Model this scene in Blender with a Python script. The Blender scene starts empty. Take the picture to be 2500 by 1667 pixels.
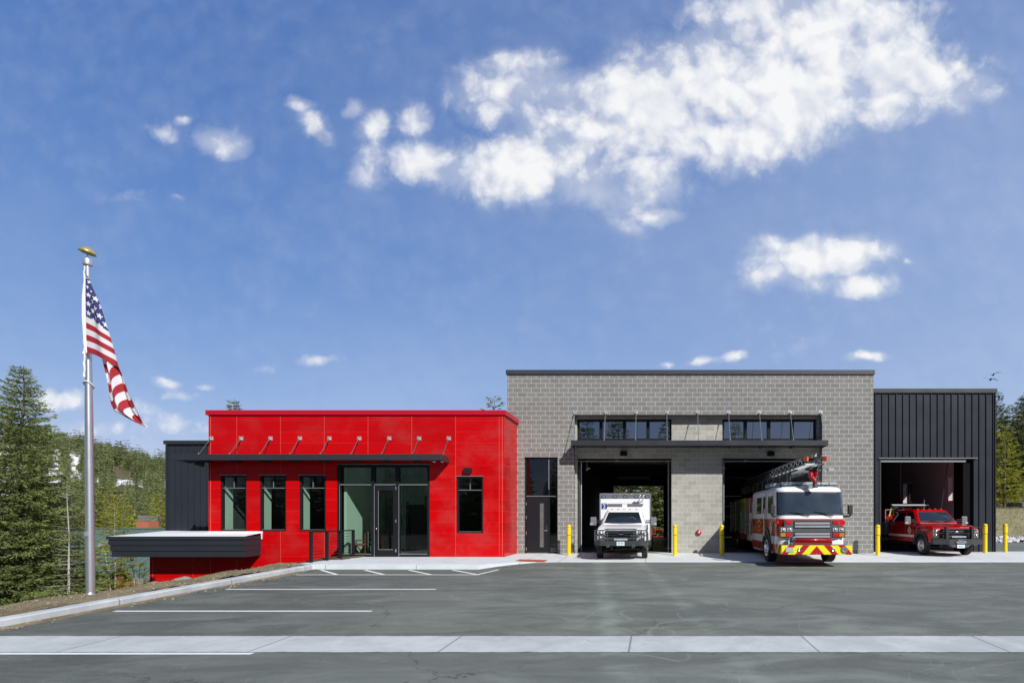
import bpy, math, random
import numpy as np
from mathutils import Vector, Matrix
R = math.radians
sc = bpy.context.scene
COL = sc.collection
F, D0, EYE, VX, VY = 1287.0, 23.3, 1.57, 1598.0, 1264.0

# ------------------------------------------------------------------ camera, sky, sun
cam = bpy.data.objects.new("camera", bpy.data.cameras.new("camera"))
COL.objects.link(cam)
cam.location = (0, -D0, EYE)
cam.rotation_euler = (R(90), 0, 0)
cam.data.sensor_width = 36
cam.data.lens = 36 * F / 2500
cam.data.shift_x = -(VX - 1250) / 2500
cam.data.shift_y = (VY - 833.5) / 2500
cam.data.clip_end = 5000
cam.data.clip_start = 0.1
sc.camera = cam
sc.view_settings.view_transform = 'Standard'
sc.view_settings.look = 'None'
sc.view_settings.exposure = 0.0
sc.view_settings.gamma = 1
sc.view_settings.use_curve_mapping = False

TOSUN = Vector((0.80, -1.0, 0.92)).normalized()
EL = math.asin(TOSUN.z)
AZ = math.atan2(TOSUN.x, TOSUN.y)
sl = bpy.data.lights.new("sun", 'SUN')
sl.energy = 5.0
sl.angle = R(0.5)
sl.color = (1.0, 0.965, 0.91)
so = bpy.data.objects.new("sun", sl)
COL.objects.link(so)
so.rotation_euler = (-TOSUN).to_track_quat('-Z', 'Y').to_euler()
so.location = (20, -30, 30)


class NT:
    """short hand for building node trees"""
    def __init__(s, tree):
        s.t = tree; s.n = tree.nodes; s.l = tree.links
    def new(s, kind, **kw):
        n = s.n.new(kind)
        for k, v in kw.items():
            setattr(n, k, v)
        return n
    def put(s, sock, val):
        if val is None: return
        if isinstance(val, bpy.types.NodeSocket): s.l.new(val, sock)
        else: sock.default_value = val
    def math(s, op, a, b=None, c=None, clamp=False):
        n = s.new('ShaderNodeMath', operation=op, use_clamp=clamp)
        for i, v in enumerate((a, b, c)): s.put(n.inputs[i], v)
        return n.outputs[0]
    def vm(s, op, a, b=None, out=0):
        n = s.new('ShaderNodeVectorMath', operation=op)
        s.put(n.inputs[0], a)
        if b is not None:
            s.put(n.inputs[3 if op == 'SCALE' else 1], b)
        return n.outputs[out]
    def mix(s, f, a, b, mode='MIX'):
        n = s.new('ShaderNodeMix', data_type='RGBA', blend_type=mode)
        n.clamp_factor = True
        s.put(n.inputs[0], f)
        for i, v in ((6, a), (7, b)):
            if isinstance(v, (tuple, list)) and len(v) == 3: v = (*v, 1)
            s.put(n.inputs[i], v)
        return n.outputs[2]
    def noise(s, vec, scale, detail=3, rough=0.55, dist=0.0, out=0):
        n = s.new('ShaderNodeTexNoise')
        s.put(n.inputs['Vector'], vec)
        n.inputs['Scale'].default_value = scale
        n.inputs['Detail'].default_value = detail
        n.inputs['Roughness'].default_value = rough
        n.inputs['Distortion'].default_value = dist
        return n.outputs[out]
    def ramp(s, v, lo, hi, a=0.0, b=1.0, smooth=True):
        n = s.new('ShaderNodeMapRange', interpolation_type='SMOOTHSTEP' if smooth else 'LINEAR', clamp=True)
        s.put(n.inputs[0], v)
        for i, q in ((1, lo), (2, hi), (3, a), (4, b)): s.put(n.inputs[i], q)
        return n.outputs[0]
    def sep(s, v):
        n = s.new('ShaderNodeSeparateXYZ'); s.put(n.inputs[0], v); return n.outputs
    def comb(s, x, y, z=0.0):
        n = s.new('ShaderNodeCombineXYZ')
        for i, v in enumerate((x, y, z)): s.put(n.inputs[i], v)
        return n.outputs[0]
    def coord(s, which='Object'):
        return s.new('ShaderNodeTexCoord').outputs[which]


world = bpy.data.worlds.new("World")
sc.world = world
world.use_nodes = True
w = NT(world.node_tree)
w.n.clear()
sky = w.new('ShaderNodeTexSky', sky_type='NISHITA')
sky.sun_disc = False
sky.sun_elevation = EL
sky.sun_rotation = AZ
sky.altitude = 0
sky.air_density = 1.0
sky.dust_density = 0.3
sky.ozone_density = 3.0
dirv = w.coord('Generated')
dx, dy, dz = w.sep(dirv)
ady = w.math('MAXIMUM', w.math('ABSOLUTE', dy), 0.05)
# direction on a gnomonic chart facing the station, in units of 1000 photo pixels
cx = w.math('MULTIPLY_ADD', w.math('DIVIDE', dx, ady), F / 1000, VX / 1000)
cy = w.math('MULTIPLY_ADD', w.math('DIVIDE', dz, ady), -F / 1000, VY / 1000)
P = w.comb(cx, cy, 0)
wn = w.noise(P, 7.0, 4, 0.55, 0, 1)
warp = w.vm('SCALE', w.vm('SUBTRACT', wn, (0.5, 0.5, 0.5)), 0.075)
PW = w.vm('ADD', P, warp)
BL = [  # x, y, rx, ry, turn, weight : clouds on that chart
    (2000, 70, 270, 105, 0, 1.25), (1850, 30, 150, 60, 0, 1.1), (2170, 60, 110, 70, 0, 1.05), (2230, 185, 190, 72, 0.12, 1.2), (2130, 235, 130, 62, 0, 1.1),
    (1740, 190, 210, 105, 0, 1.2), (1840, 330, 210, 85, -0.25, 1.1), (1540, 210, 130, 75, -0.2, 1.05),
    (1250, 215, 165, 75, -0.1, 0.95), (1210, 280, 90, 50, 0, 0.85), (1330, 150, 70, 28, -0.2, 0.75), (1420, 250, 110, 80, 0, 0.95), (1275, 405, 175, 80, 0, 1.15), (1400, 360, 90, 50, 0, 0.95), (1590, 440, 105, 80, -0.4, 0.95),
    (1150, 430, 90, 45, 0, .9), (1440, 440, 110, 60, 0, .95), (1350, 290, 150, 70, 0, .9), (1480, 320, 130, 70, 0, .95), (1640, 330, 130, 80, 0, 1.1), (1600, 260, 150, 90, 0, 1.15), (1950, 210, 190, 110, 0, 1.3), (2060, 140, 190, 90, 0, 1.25), (1700, 110, 120, 60, 0, .75), (2330, 200, 70, 30, 0, .9), (2180, 290, 80, 26, 0, .8),
    (1030, 400, 95, 50, 0.15, 0.95), (910, 400, 48, 55, 0.7, 0.85), (1012, 296, 42, 38, 0, 1.0), (915, 318, 42, 36, 0, 1.0), (862, 272, 24, 26, 0, 0.85),
    (733, 258, 42, 20, 0.2, 0.8), (775, 315, 55, 32, 0.75, 0.75), (535, 345, 68, 34, 0.45, 0.95), (392, 318, 40, 26, 0, 0.72), (450, 285, 24, 12, 0, 0.6),
    (1612, 528, 58, 26, -0.1, 1.0), (1520, 540, 70, 30, 0.6, 0.45),
    (2000, 640, 165, 52, -0.1, 1.25), (1890, 668, 90, 34, -0.25, 0.9), (2110, 608, 80, 28, 0.3, 1.0), (2110, 700, 85, 26, 0, 1.05), (1990, 690, 110, 26, 0, .9), (1960, 610, 120, 30, 0, 1.1), (2225, 637, 12, 8, 0, 0.55),
    (775, 878, 80, 15, -0.08, 0.85), (690, 893, 90, 13, -0.05, 0.45), (1790, 868, 45, 15, -0.3, 0.85), (1730, 882, 36, 12, 0, 0.75), (1640, 888, 30, 12, 0, 0.7),
    (2115, 872, 52, 14, 0, 0.85), (1900, 812, 100, 60, 0, 0.36), (135, 972, 85, 26, 0, 0.9), (410, 940, 36, 16, 0, 0.7), (440, 968, 50, 14, 0, 0.68), (498, 938, 26, 10, 0, 0.6),
    (370, 1005, 55, 22, 0.3, 0.6), (260, 1050, 170, 26, 0, 0.55), (430, 1040, 140, 30, 0, 0.6), (300, 480, 60, 20, -0.2, 0.48), (430, 488, 20, 8, 0, 0.5)]
field = None
for (bx, by, rx, ry, tn, wt) in BL:
    m = w.new('ShaderNodeMapping', vector_type='TEXTURE')
    w.put(m.inputs[0], PW)
    m.inputs['Location'].default_value = (bx / 1000, by / 1000, 0)
    m.inputs['Rotation'].default_value = (0, 0, tn)
    m.inputs['Scale'].default_value = (rx / 1000 * 1.38, ry / 1000 * 1.42, 1)
    ln = w.vm('LENGTH', m.outputs[0], None, 1)
    g = w.math('MULTIPLY', w.ramp(ln, 1.35, 0.0), wt)
    field = g if field is None else w.math('SMOOTH_MAX', field, g, 0.25)
def puff(off, det=9):
    q = w.vm('ADD', PW, off)
    f1 = w.noise(q, 5.5, det, 0.60, 0.0)
    vo = w.new('ShaderNodeTexVoronoi', feature='SMOOTH_F1', voronoi_dimensions='2D')
    vo.inputs['Scale'].default_value = 13.0; vo.inputs['Detail'].default_value = 3.0 if det > 5 else 1.0; vo.inputs['Roughness'].default_value = 0.55; vo.inputs['Smoothness'].default_value = 0.6
    w.l.new(q, vo.inputs['Vector'])
    return w.math('ADD', w.math('MULTIPLY', f1, 0.80), w.math('MULTIPLY', w.math('SUBTRACT', 0.80, vo.outputs['Distance']), 0.26))
n1 = puff((0.0, 0.0, 0.0))
nl = puff((0.0, 0.0, 0.0), 4)
n2 = puff((0.016, -0.030, 0.0), 4)
dens0 = w.math('ADD', field, w.math('MULTIPLY', w.math('MULTIPLY', w.math('SUBTRACT', n1, 0.465), 2.0), w.ramp(field, 0.11, 0.5)))
dens = w.ramp(dens0, 0.04, 1.10)
lit = w.math('MULTIPLY_ADD', w.math('SUBTRACT', nl, n2), 2.3, 0.86)
lit = w.math('ADD', lit, w.math('MULTIPLY', w.ramp(dens0, 0.9, 1.5), 0.22))
big = w.noise(P, 3.2, 3, 0.5)
lit = w.math('SUBTRACT', lit, w.math('MULTIPLY', w.math('MULTIPLY', w.ramp(big, 0.46, 0.66), 0.62), w.ramp(dens0, 0.75, 1.35)), clamp=True)
ccol = w.mix(lit, (0.60, 0.66, 0.80), (1.0, 1.0, 1.0))
# thin veil low in the sky and wisps
veil = w.noise(w.vm('MULTIPLY', P, (1.0, 2.0, 1)), 1.3, 2, 0.5, 0.3)
veilf = w.math('MULTIPLY', w.ramp(veil, 0.35, 0.85), 0.07)
horiz = w.math('MULTIPLY', w.ramp(dz, 0.5, 0.0), 0.10)
up = w.ramp(dz, 0.0, 0.03)
dd = w.math('MULTIPLY', w.math('MULTIPLY', dens, 0.96), w.math('MULTIPLY', up, w.ramp(dy, 0.0, 0.15)))
thin = w.math('MULTIPLY', w.ramp(w.math('ADD', field, w.math('MULTIPLY', w.math('SUBTRACT', w.noise(PW, 4.0, 8, 0.66, 0.4), 0.5), 1.5)), 0.12, 1.0), w.math('MULTIPLY', w.ramp(field, 0.08, 0.3), 0.42))
dd = w.math('MAXIMUM', dd, w.math('MULTIPLY', thin, up))
dd = w.math('MAXIMUM', dd, w.math('MULTIPLY', w.math('ADD', veilf, horiz), w.ramp(dy, -0.3, 0.2)), clamp=True)
sc3 = w.new('ShaderNodeSeparateColor'); w.l.new(sky.outputs[0], sc3.inputs[0])
rear = w.ramp(dy, -0.35, 0.25, 0.45, 1.0)  # sky behind the viewer dimmed to deepen the shade on the front
cc3 = w.new('ShaderNodeCombineColor')
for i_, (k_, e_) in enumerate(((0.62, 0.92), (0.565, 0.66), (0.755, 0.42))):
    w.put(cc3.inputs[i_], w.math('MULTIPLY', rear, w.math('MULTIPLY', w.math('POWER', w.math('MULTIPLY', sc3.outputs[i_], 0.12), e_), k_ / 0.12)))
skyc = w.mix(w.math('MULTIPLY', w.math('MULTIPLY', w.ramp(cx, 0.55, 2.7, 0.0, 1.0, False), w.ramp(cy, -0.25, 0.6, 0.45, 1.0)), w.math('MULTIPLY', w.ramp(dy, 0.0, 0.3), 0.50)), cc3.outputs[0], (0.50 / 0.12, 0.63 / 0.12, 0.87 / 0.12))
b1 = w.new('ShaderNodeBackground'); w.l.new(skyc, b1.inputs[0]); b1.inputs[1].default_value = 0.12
b2 = w.new('ShaderNodeBackground'); w.l.new(ccol, b2.inputs[0]); b2.inputs[1].default_value = 0.96
ms = w.new('ShaderNodeMixShader')
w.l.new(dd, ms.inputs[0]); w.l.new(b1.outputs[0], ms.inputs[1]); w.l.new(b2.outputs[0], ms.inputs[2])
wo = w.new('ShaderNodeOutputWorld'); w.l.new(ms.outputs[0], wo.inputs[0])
world.cycles.sampling_method = 'MANUAL'
world.cycles.sample_map_resolution = 512


# ------------------------------------------------------------------ helpers
def at(px, py, z):
    """photo pixel at depth z -> point in the world"""
    return Vector(((px - VX) * z / F, z - D0, EYE + (VY - py) * z / F))


class MB:
    def __init__(s): s.v = []; s.f = []; s.m = []; s.cur = 0; s.smooth = False; s.sf = []
    def face(s, pts):
        b = len(s.v); s.v += [tuple(p) for p in pts]
        s.f.append(tuple(range(b, b + len(pts)))); s.m.append(s.cur); s.sf.append(s.smooth)
        return s
    def mesh(s, vs, fs):
        b = len(s.v); s.v += [tuple(p) for p in vs]
        for f in fs:
            s.f.append(tuple(b + i for i in f)); s.m.append(s.cur); s.sf.append(s.smooth)
        return s
    def box(s, x0, x1, y0, y1, z0, z1):
        x0, x1 = min(x0, x1), max(x0, x1); y0, y1 = min(y0, y1), max(y0, y1); z0, z1 = min(z0, z1), max(z0, z1)
        return s.mesh([(x0, y0, z0), (x1, y0, z0), (x1, y1, z0), (x0, y1, z0), (x0, y0, z1), (x1, y0, z1), (x1, y1, z1), (x0, y1, z1)],
                      [(0, 3, 2, 1), (4, 5, 6, 7), (0, 1, 5, 4), (1, 2, 6, 5), (2, 3, 7, 6), (3, 0, 4, 7)])
    def prism(s, pts, axis, a0, a1):
        """polygon pts (two coordinates, in the axes left over) pushed from a0 to a1"""
        def mk(p, a):
            return {'x': (a, p[0], p[1]), 'y': (p[0], a, p[1]), 'z': (p[0], p[1], a)}[axis]
        n = len(pts)
        ar = sum(pts[i][0] * pts[(i + 1) % n][1] - pts[(i + 1) % n][0] * pts[i][1] for i in range(n))
        if (ar < 0) != (axis == 'y'): pts = pts[::-1]
        if a0 > a1: a0, a1 = a1, a0
        vs = [mk(p, a0) for p in pts] + [mk(p, a1) for p in pts]
        fs = [tuple(range(n - 1, -1, -1)), tuple(range(n, 2 * n))]
        fs += [(i, (i + 1) % n, n + (i + 1) % n, n + i) for i in range(n)]
        return s.mesh(vs, fs)
    def tube(s, p0, p1, r0, r1=None, n=8):
        r1 = r0 if r1 is None else r1
        p0, p1 = Vector(p0), Vector(p1)
        d = (p1 - p0).normalized()
        a = d.orthogonal().normalized(); b = d.cross(a)
        vs = []
        for p, r in ((p0, r0), (p1, r1)):
            for i in range(n):
                t = 2 * math.pi * i / n
                vs.append(p + (a * math.cos(t) + b * math.sin(t)) * r)
        fs = [(i, (i + 1) % n, n + (i + 1) % n, n + i) for i in range(n)]
        sm = s.smooth
        s.smooth = n > 7
        s.mesh(vs, fs)
        s.smooth = False
        b0 = len(s.v) - 2 * n
        s.f.append(tuple(b0 + i for i in range(n - 1, -1, -1))); s.m.append(s.cur); s.sf.append(False)
        s.f.append(tuple(b0 + n + i for i in range(n))); s.m.append(s.cur); s.sf.append(False)
        s.smooth = sm
        return s
    def path(s, pts, r, n=6):
        for i in range(len(pts) - 1): s.tube(pts[i], pts[i + 1], r if not isinstance(r, (list, tuple)) else r[i], r if not isinstance(r, (list, tuple)) else r[i + 1], n)
        return s
    def lathe(s, prof, c=(0, 0, 0), axis='z', n=24, rot=None, flip=False):
        """prof: (radius, along) pairs"""
        vs = []
        for (r, h) in prof:
            for i in range(n):
                t = 2 * math.pi * i / n
                p = Vector((r * math.cos(t), r * math.sin(t), h))
                if axis == 'x': p = Vector((p.z, p.x, p.y))
                if axis == 'y': p = Vector((p.y, p.z, p.x))
                if rot: p = rot @ p
                vs.append(p + Vector(c))
        fs = []
        for j in range(len(prof) - 1):
            for i in range(n):
                q = (j * n + i, j * n + (i + 1) % n, (j + 1) * n + (i + 1) % n, (j + 1) * n + i)
                fs.append(q[::-1] if flip else q)
        sm = s.smooth; s.smooth = True
        s.mesh(vs, fs); s.smooth = sm
        return s
    def ball(s, c, r, n=12, sq=(1, 1, 1)):
        k = max(4, n // 2)
        vs, fs = [], []
        for j in range(k + 1):
            for i in range(n):
                a, b = math.pi * j / k, 2 * math.pi * i / n
                vs.append((c[0] + r * sq[0] * math.sin(a) * math.cos(b), c[1] + r * sq[1] * math.sin(a) * math.sin(b), c[2] + r * sq[2] * math.cos(a)))
        for j in range(k):
            for i in range(n): fs.append((j * n + i, (j + 1) * n + i, (j + 1) * n + (i + 1) % n, j * n + (i + 1) % n))
        sm = s.smooth; s.smooth = True
        s.mesh(vs, fs); s.smooth = sm
        return s
    def loft(s, rings, cap=True, mats=None):
        n = len(rings[0]); b = len(s.v)
        for rg in rings: s.v += [tuple(p) for p in rg]
        for j in range(len(rings) - 1):
            for i in range(n):
                s.f.append((b + j * n + i, b + j * n + (i + 1) % n, b + (j + 1) * n + (i + 1) % n, b + (j + 1) * n + i))
                s.m.append(mats[j] if mats else s.cur); s.sf.append(s.smooth)
        if cap:
            s.f.append(tuple(b + i for i in range(n - 1, -1, -1))); s.m.append(mats[0] if mats else s.cur); s.sf.append(False)
            e = b + (len(rings) - 1) * n
            s.f.append(tuple(e + i for i in range(n))); s.m.append(mats[-1] if mats else s.cur); s.sf.append(False)
        return s
    def strip(s, a, b):
        """quads between two rows of points"""
        n = len(a)
        return s.mesh(list(a) + list(b), [(i, i + 1, n + i + 1, n + i) for i in range(n - 1)])
    def wall(s, x0, x1, z0, z1, y0, y1, holes=()):
        """wall in the xz plane from y0 (front) to y1 with holes (hx0,hx1,hz0,hz1)"""
        xs = sorted({x0, x1} | {min(max(h[k], x0), x1) for h in holes for k in (0, 1)})
        zs = sorted({z0, z1} | {min(max(h[k], z0), z1) for h in holes for k in (2, 3)})
        def solid(i, j):
            if i < 0 or j < 0 or i >= len(xs) - 1 or j >= len(zs) - 1: return False
            mx, mz = (xs[i] + xs[i + 1]) / 2, (zs[j] + zs[j + 1]) / 2
            return not any(h[0] < mx < h[1] and h[2] < mz < h[3] for h in holes)
        for i in range(len(xs) - 1):
            for j in range(len(zs) - 1):
                if not solid(i, j): continue
                a, b, c, d = xs[i], xs[i + 1], zs[j], zs[j + 1]
                s.face([(a, y0, c), (b, y0, c), (b, y0, d), (a, y0, d)])
                s.face([(b, y1, c), (a, y1, c), (a, y1, d), (b, y1, d)])
                if not solid(i - 1, j): s.face([(a, y1, c), (a, y0, c), (a, y0, d), (a, y1, d)])
                if not solid(i + 1, j): s.face([(b, y0, c), (b, y1, c), (b, y1, d), (b, y0, d)])
                if not solid(i, j - 1): s.face([(a, y1, c), (b, y1, c), (b, y0, c), (a, y0, c)])
                if not solid(i, j + 1): s.face([(a, y0, d), (b, y0, d), (b, y1, d), (a, y1, d)])
        return s
    def turn(s, M, start=0):
        for i in range(start, len(s.v)): s.v[i] = tuple(M @ Vector(s.v[i]))
        return s
    def build(s, name, mats, parent=None, bevel=0.0, smooth=False, segs=2):
        me = bpy.data.meshes.new(name)
        me.from_pydata(s.v, [], s.f)
        if not isinstance(mats, (list, tuple)): mats = [mats]
        for m in mats: me.materials.append(m)
        me.polygons.foreach_set('material_index', s.m)
        me.polygons.foreach_set('use_smooth', [bool(q or smooth) for q in s.sf])
        me.update()
        o = bpy.data.objects.new(name, me)
        COL.objects.link(o)
        if parent: o.parent = parent
        if bevel:
            b = o.modifiers.new('bevel', 'BEVEL'); b.width = bevel; b.segments = segs; b.limit_method = 'ANGLE'; b.angle_limit = R(35)
            b.harden_normals = False
        return o


def empty(name, loc=(0, 0, 0), rz=0):
    o = bpy.data.objects.new(name, None); COL.objects.link(o)
    o.location = loc; o.rotation_euler = (0, 0, rz); o.empty_display_size = 0.2
    return o


def tag(o, label=None, cat=None, group=None, kind=None):
    if label: o['label'] = label
    if cat: o['category'] = cat
    if group: o['group'] = group
    if kind: o['kind'] = kind
    return o


def struct(o):
    o['kind'] = 'structure'
    return o


def copy_tree(o, parent=None):
    c = o.copy(); COL.objects.link(c)
    if parent: c.parent = parent
    for ch in list(o.children): copy_tree(ch, c)
    return c


def text_mesh(body, size, name, m, parent, M, extrude=0.002, align='CENTER', sx=1.0):
    cu = bpy.data.curves.new(name, 'FONT'); cu.body = body; cu.size = size; cu.align_x = align; cu.align_y = 'CENTER'; cu.extrude = extrude
    t = bpy.data.objects.new('tmp', cu); COL.objects.link(t)
    bpy.context.view_layer.update()
    me = bpy.data.meshes.new_from_object(t.evaluated_get(bpy.context.evaluated_depsgraph_get()))
    bpy.data.objects.remove(t); bpy.data.curves.remove(cu)
    me.transform(Matrix.Diagonal((sx, 1, 1, 1))); me.transform(M)
    me.materials.clear(); me.materials.append(m)
    me.name = name
    o = bpy.data.objects.new(name, me); COL.objects.link(o); o.parent = parent
    return o


FRONT = Matrix.Rotation(R(90), 4, 'X')            # text in the xz plane, read from -y
LEFT = Matrix.Rotation(R(-90), 4, 'Z') @ FRONT    # text read from -x


# ------------------------------------------------------------------ materials
MAT = {}
def base(name):
    m = bpy.data.materials.new(name); m.use_nodes = True
    t = NT(m.node_tree)
    b = m.node_tree.nodes['Principled BSDF']
    MAT[name] = m
    return m, t, b


def plain(name, col, rough=0.5, metal=0.0, var=0.0, vscale=3.0, spec=0.5, bump=0.0, bscale=40.0, coat=0.0, rvar=0.0, coords='Object'):
    m, t, b = base(name)
    b.inputs['Roughness'].default_value = rough
    b.inputs['Metallic'].default_value = metal
    b.inputs['Specular IOR Level'].default_value = spec
    b.inputs['Coat Weight'].default_value = coat
    b.inputs['Coat Roughness'].default_value = 0.05
    c = t.coord(coords)
    n = t.noise(c, vscale, 5, 0.6)
    f = t.math('MULTIPLY_ADD', t.math('SUBTRACT', n, 0.5), 2 * var, 1.0)
    colr = t.vm('SCALE', (col[0], col[1], col[2]), f)
    t.l.new(colr, b.inputs['Base Color'])
    if rvar:
        t.l.new(t.math('MULTIPLY_ADD', t.math('SUBTRACT', n, 0.5), 2 * rvar, rough, clamp=True), b.inputs['Roughness'])
    if bump:
        bp = t.new('ShaderNodeBump'); bp.inputs['Strength'].default_value = bump; bp.inputs['Distance'].default_value = 0.01
        t.l.new(t.noise(c, bscale, 4, 0.6), bp.inputs['Height'])
        t.l.new(bp.outputs[0], b.inputs['Normal'])
    return m


def glass(name, tint, refl, rough=0.0, trans=1.0):
    m, t, b = base(name)
    out = [n for n in t.n if n.type == 'OUTPUT_MATERIAL'][0]
    t.n.remove(b)
    tr = t.new('ShaderNodeBsdfTransparent'); tr.inputs[0].default_value = (*tint, 1)
    gl = t.new('ShaderNodeBsdfGlossy'); gl.inputs['Roughness'].default_value = rough; gl.inputs[0].default_value = (0.95, 0.97, 1, 1)
    ge = t.new('ShaderNodeNewGeometry')
    c = t.math('ABSOLUTE', t.vm('DOT_PRODUCT', ge.outputs['Incoming'], ge.outputs['Normal'], 1))
    f = t.math('MULTIPLY_ADD', t.math('POWER', t.math('SUBTRACT', 1.0, c, clamp=True), 5.0), 0.93, 0.05 + refl, clamp=True)
    mx = t.new('ShaderNodeMixShader')
    t.l.new(f, mx.inputs[0]); t.l.new(tr.outputs[0], mx.inputs[1]); t.l.new(gl.outputs[0], mx.inputs[2])
    t.l.new(mx.outputs[0], out.inputs[0])
    return m


def m_red_panel():
    m, t, b = base('red_panel')
    c = t.coord()
    x, y, z = t.sep(c)
    gx = t.math('DIVIDE', t.math('ADD', x, 16.88), 1.768)
    gz = t.math('DIVIDE', t.math('SUBTRACT', z, 5.512), 0.4565)
    fx = t.math('ABSOLUTE', t.math('SUBTRACT', t.math('FRACT', t.math('ADD', gx, 0.5)), 0.5))
    fz = t.math('ABSOLUTE', t.math('SUBTRACT', t.math('FRACT', t.math('ADD', gz, 0.5)), 0.5))
    lx = t.ramp(fx, 0.0085, 0.004)
    lz = t.ramp(fz, 0.026, 0.012)
    wn = t.new('ShaderNodeTexWhiteNoise', noise_dimensions='3D')
    t.l.new(t.comb(t.math('FLOOR', gx), t.math('FLOOR', gz), 0), wn.inputs[0])
    n = t.noise(c, 1.1, 6, 0.62, 0.6)
    sm = t.noise(t.vm('MULTIPLY', c, (1, 1, 1.4)), 0.9, 6, 0.60, 0.3)
    v = t.math('MULTIPLY_ADD', wn.outputs[0], 0.16, 0.92)
    refl_wash = t.noise(c, 0.32, 4, 0.6, 0.8)
    refl_wash = t.math('ADD', t.ramp(refl_wash, 0.40, 0.62), t.ramp(x, -13.0, -8.0, -0.25, 0.35))
    col = t.mix(t.math('MULTIPLY', t.ramp(sm, 0.40, 0.70), refl_wash, clamp=True), (0.52, 0.0014, 0.0032), (0.475, 0.022, 0.024))  # pale haze of cloudy reflections painted into the red, stronger to the right
    col = t.mix(t.math('MULTIPLY', t.ramp(t.noise(t.vm('MULTIPLY', c, (1.6, 1, .8)), 1.7, 6, 0.7, 0.3), 0.54, 0.72), 0.12), col, (0.42, 0.001, 0.004))
    col = t.vm('SCALE', col, v)
    col = t.mix(t.math('MULTIPLY', lz, t.math('MULTIPLY_ADD', wn.outputs[0], 0.35, 0.06)), col, (0.72, 0.07, 0.05))
    col = t.mix(t.math('MULTIPLY', lx, 0.42), col, (0.80, 0.16, 0.12))
    t.l.new(col, b.inputs['Base Color'])
    r = t.math('MULTIPLY_ADD', t.ramp(n, 0.3, 0.75), 0.26, 0.12)
    t.l.new(r, b.inputs['Roughness'])
    b.inputs['Specular IOR Level'].default_value = 0.22
    bp = t.new('ShaderNodeBump'); bp.inputs['Strength'].default_value = 0.35; bp.inputs['Distance'].default_value = 0.006
    h = t.math('SUBTRACT', t.math('MULTIPLY', n, 0.6), t.math('MAXIMUM', lx, lz))
    t.l.new(h, bp.inputs['Height']); t.l.new(bp.outputs[0], b.inputs['Normal'])
    return m


def m_block(name, c1, c2, mortar, speck=0.12):
    m, t, b = base(name)
    c = t.coord()
    x, y, z = t.sep(c)
    v = t.comb(t.math('ADD', t.math('ADD', x, y), 100.13), t.math('ADD', z, 10.16), 0)
    br = t.new('ShaderNodeTexBrick', offset=0.5, squash=1.0)
    t.l.new(v, br.inputs['Vector'])
    br.inputs['Scale'].default_value = 1
    br.inputs['Brick Width'].default_value = 0.4064
    br.inputs['Row Height'].default_value = 0.2032
    br.inputs['Mortar Size'].default_value = 0.0065
    br.inputs['Mortar Smooth'].default_value = 0.15
    br.inputs['Bias'].default_value = -0.05
    br.inputs['Color1'].default_value = (*c1, 1); br.inputs['Color2'].default_value = (*c2, 1); br.inputs['Mortar'].default_value = (*mortar, 1)
    big = t.noise(c, 0.5, 4, 0.6)
    mid = t.noise(c, 9, 4, 0.7)
    sp = t.noise(c, 60, 2, 0.7)
    f = t.math('ADD', t.math('MULTIPLY_ADD', t.math('SUBTRACT', big, 0.5), 0.30, 1.0), t.math('MULTIPLY', t.math('SUBTRACT', mid, 0.5), 0.30))
    f = t.math('ADD', f, t.math('MULTIPLY', t.math('SUBTRACT', sp, 0.5), speck * 4))
    t.l.new(t.vm('SCALE', br.outputs['Color'], f), b.inputs['Base Color'])
    b.inputs['Roughness'].default_value = 0.9
    b.inputs['Specular IOR Level'].default_value = 0.2
    bp = t.new('ShaderNodeBump'); bp.inputs['Strength'].default_value = 0.5; bp.inputs['Distance'].default_value = 0.008
    t.l.new(t.math('ADD', t.math('MULTIPLY', br.outputs['Fac'], -1.0), t.math('MULTIPLY', sp, 0.5)), bp.inputs['Height'])
    t.l.new(bp.outputs[0], b.inputs['Normal'])
    return m


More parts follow.
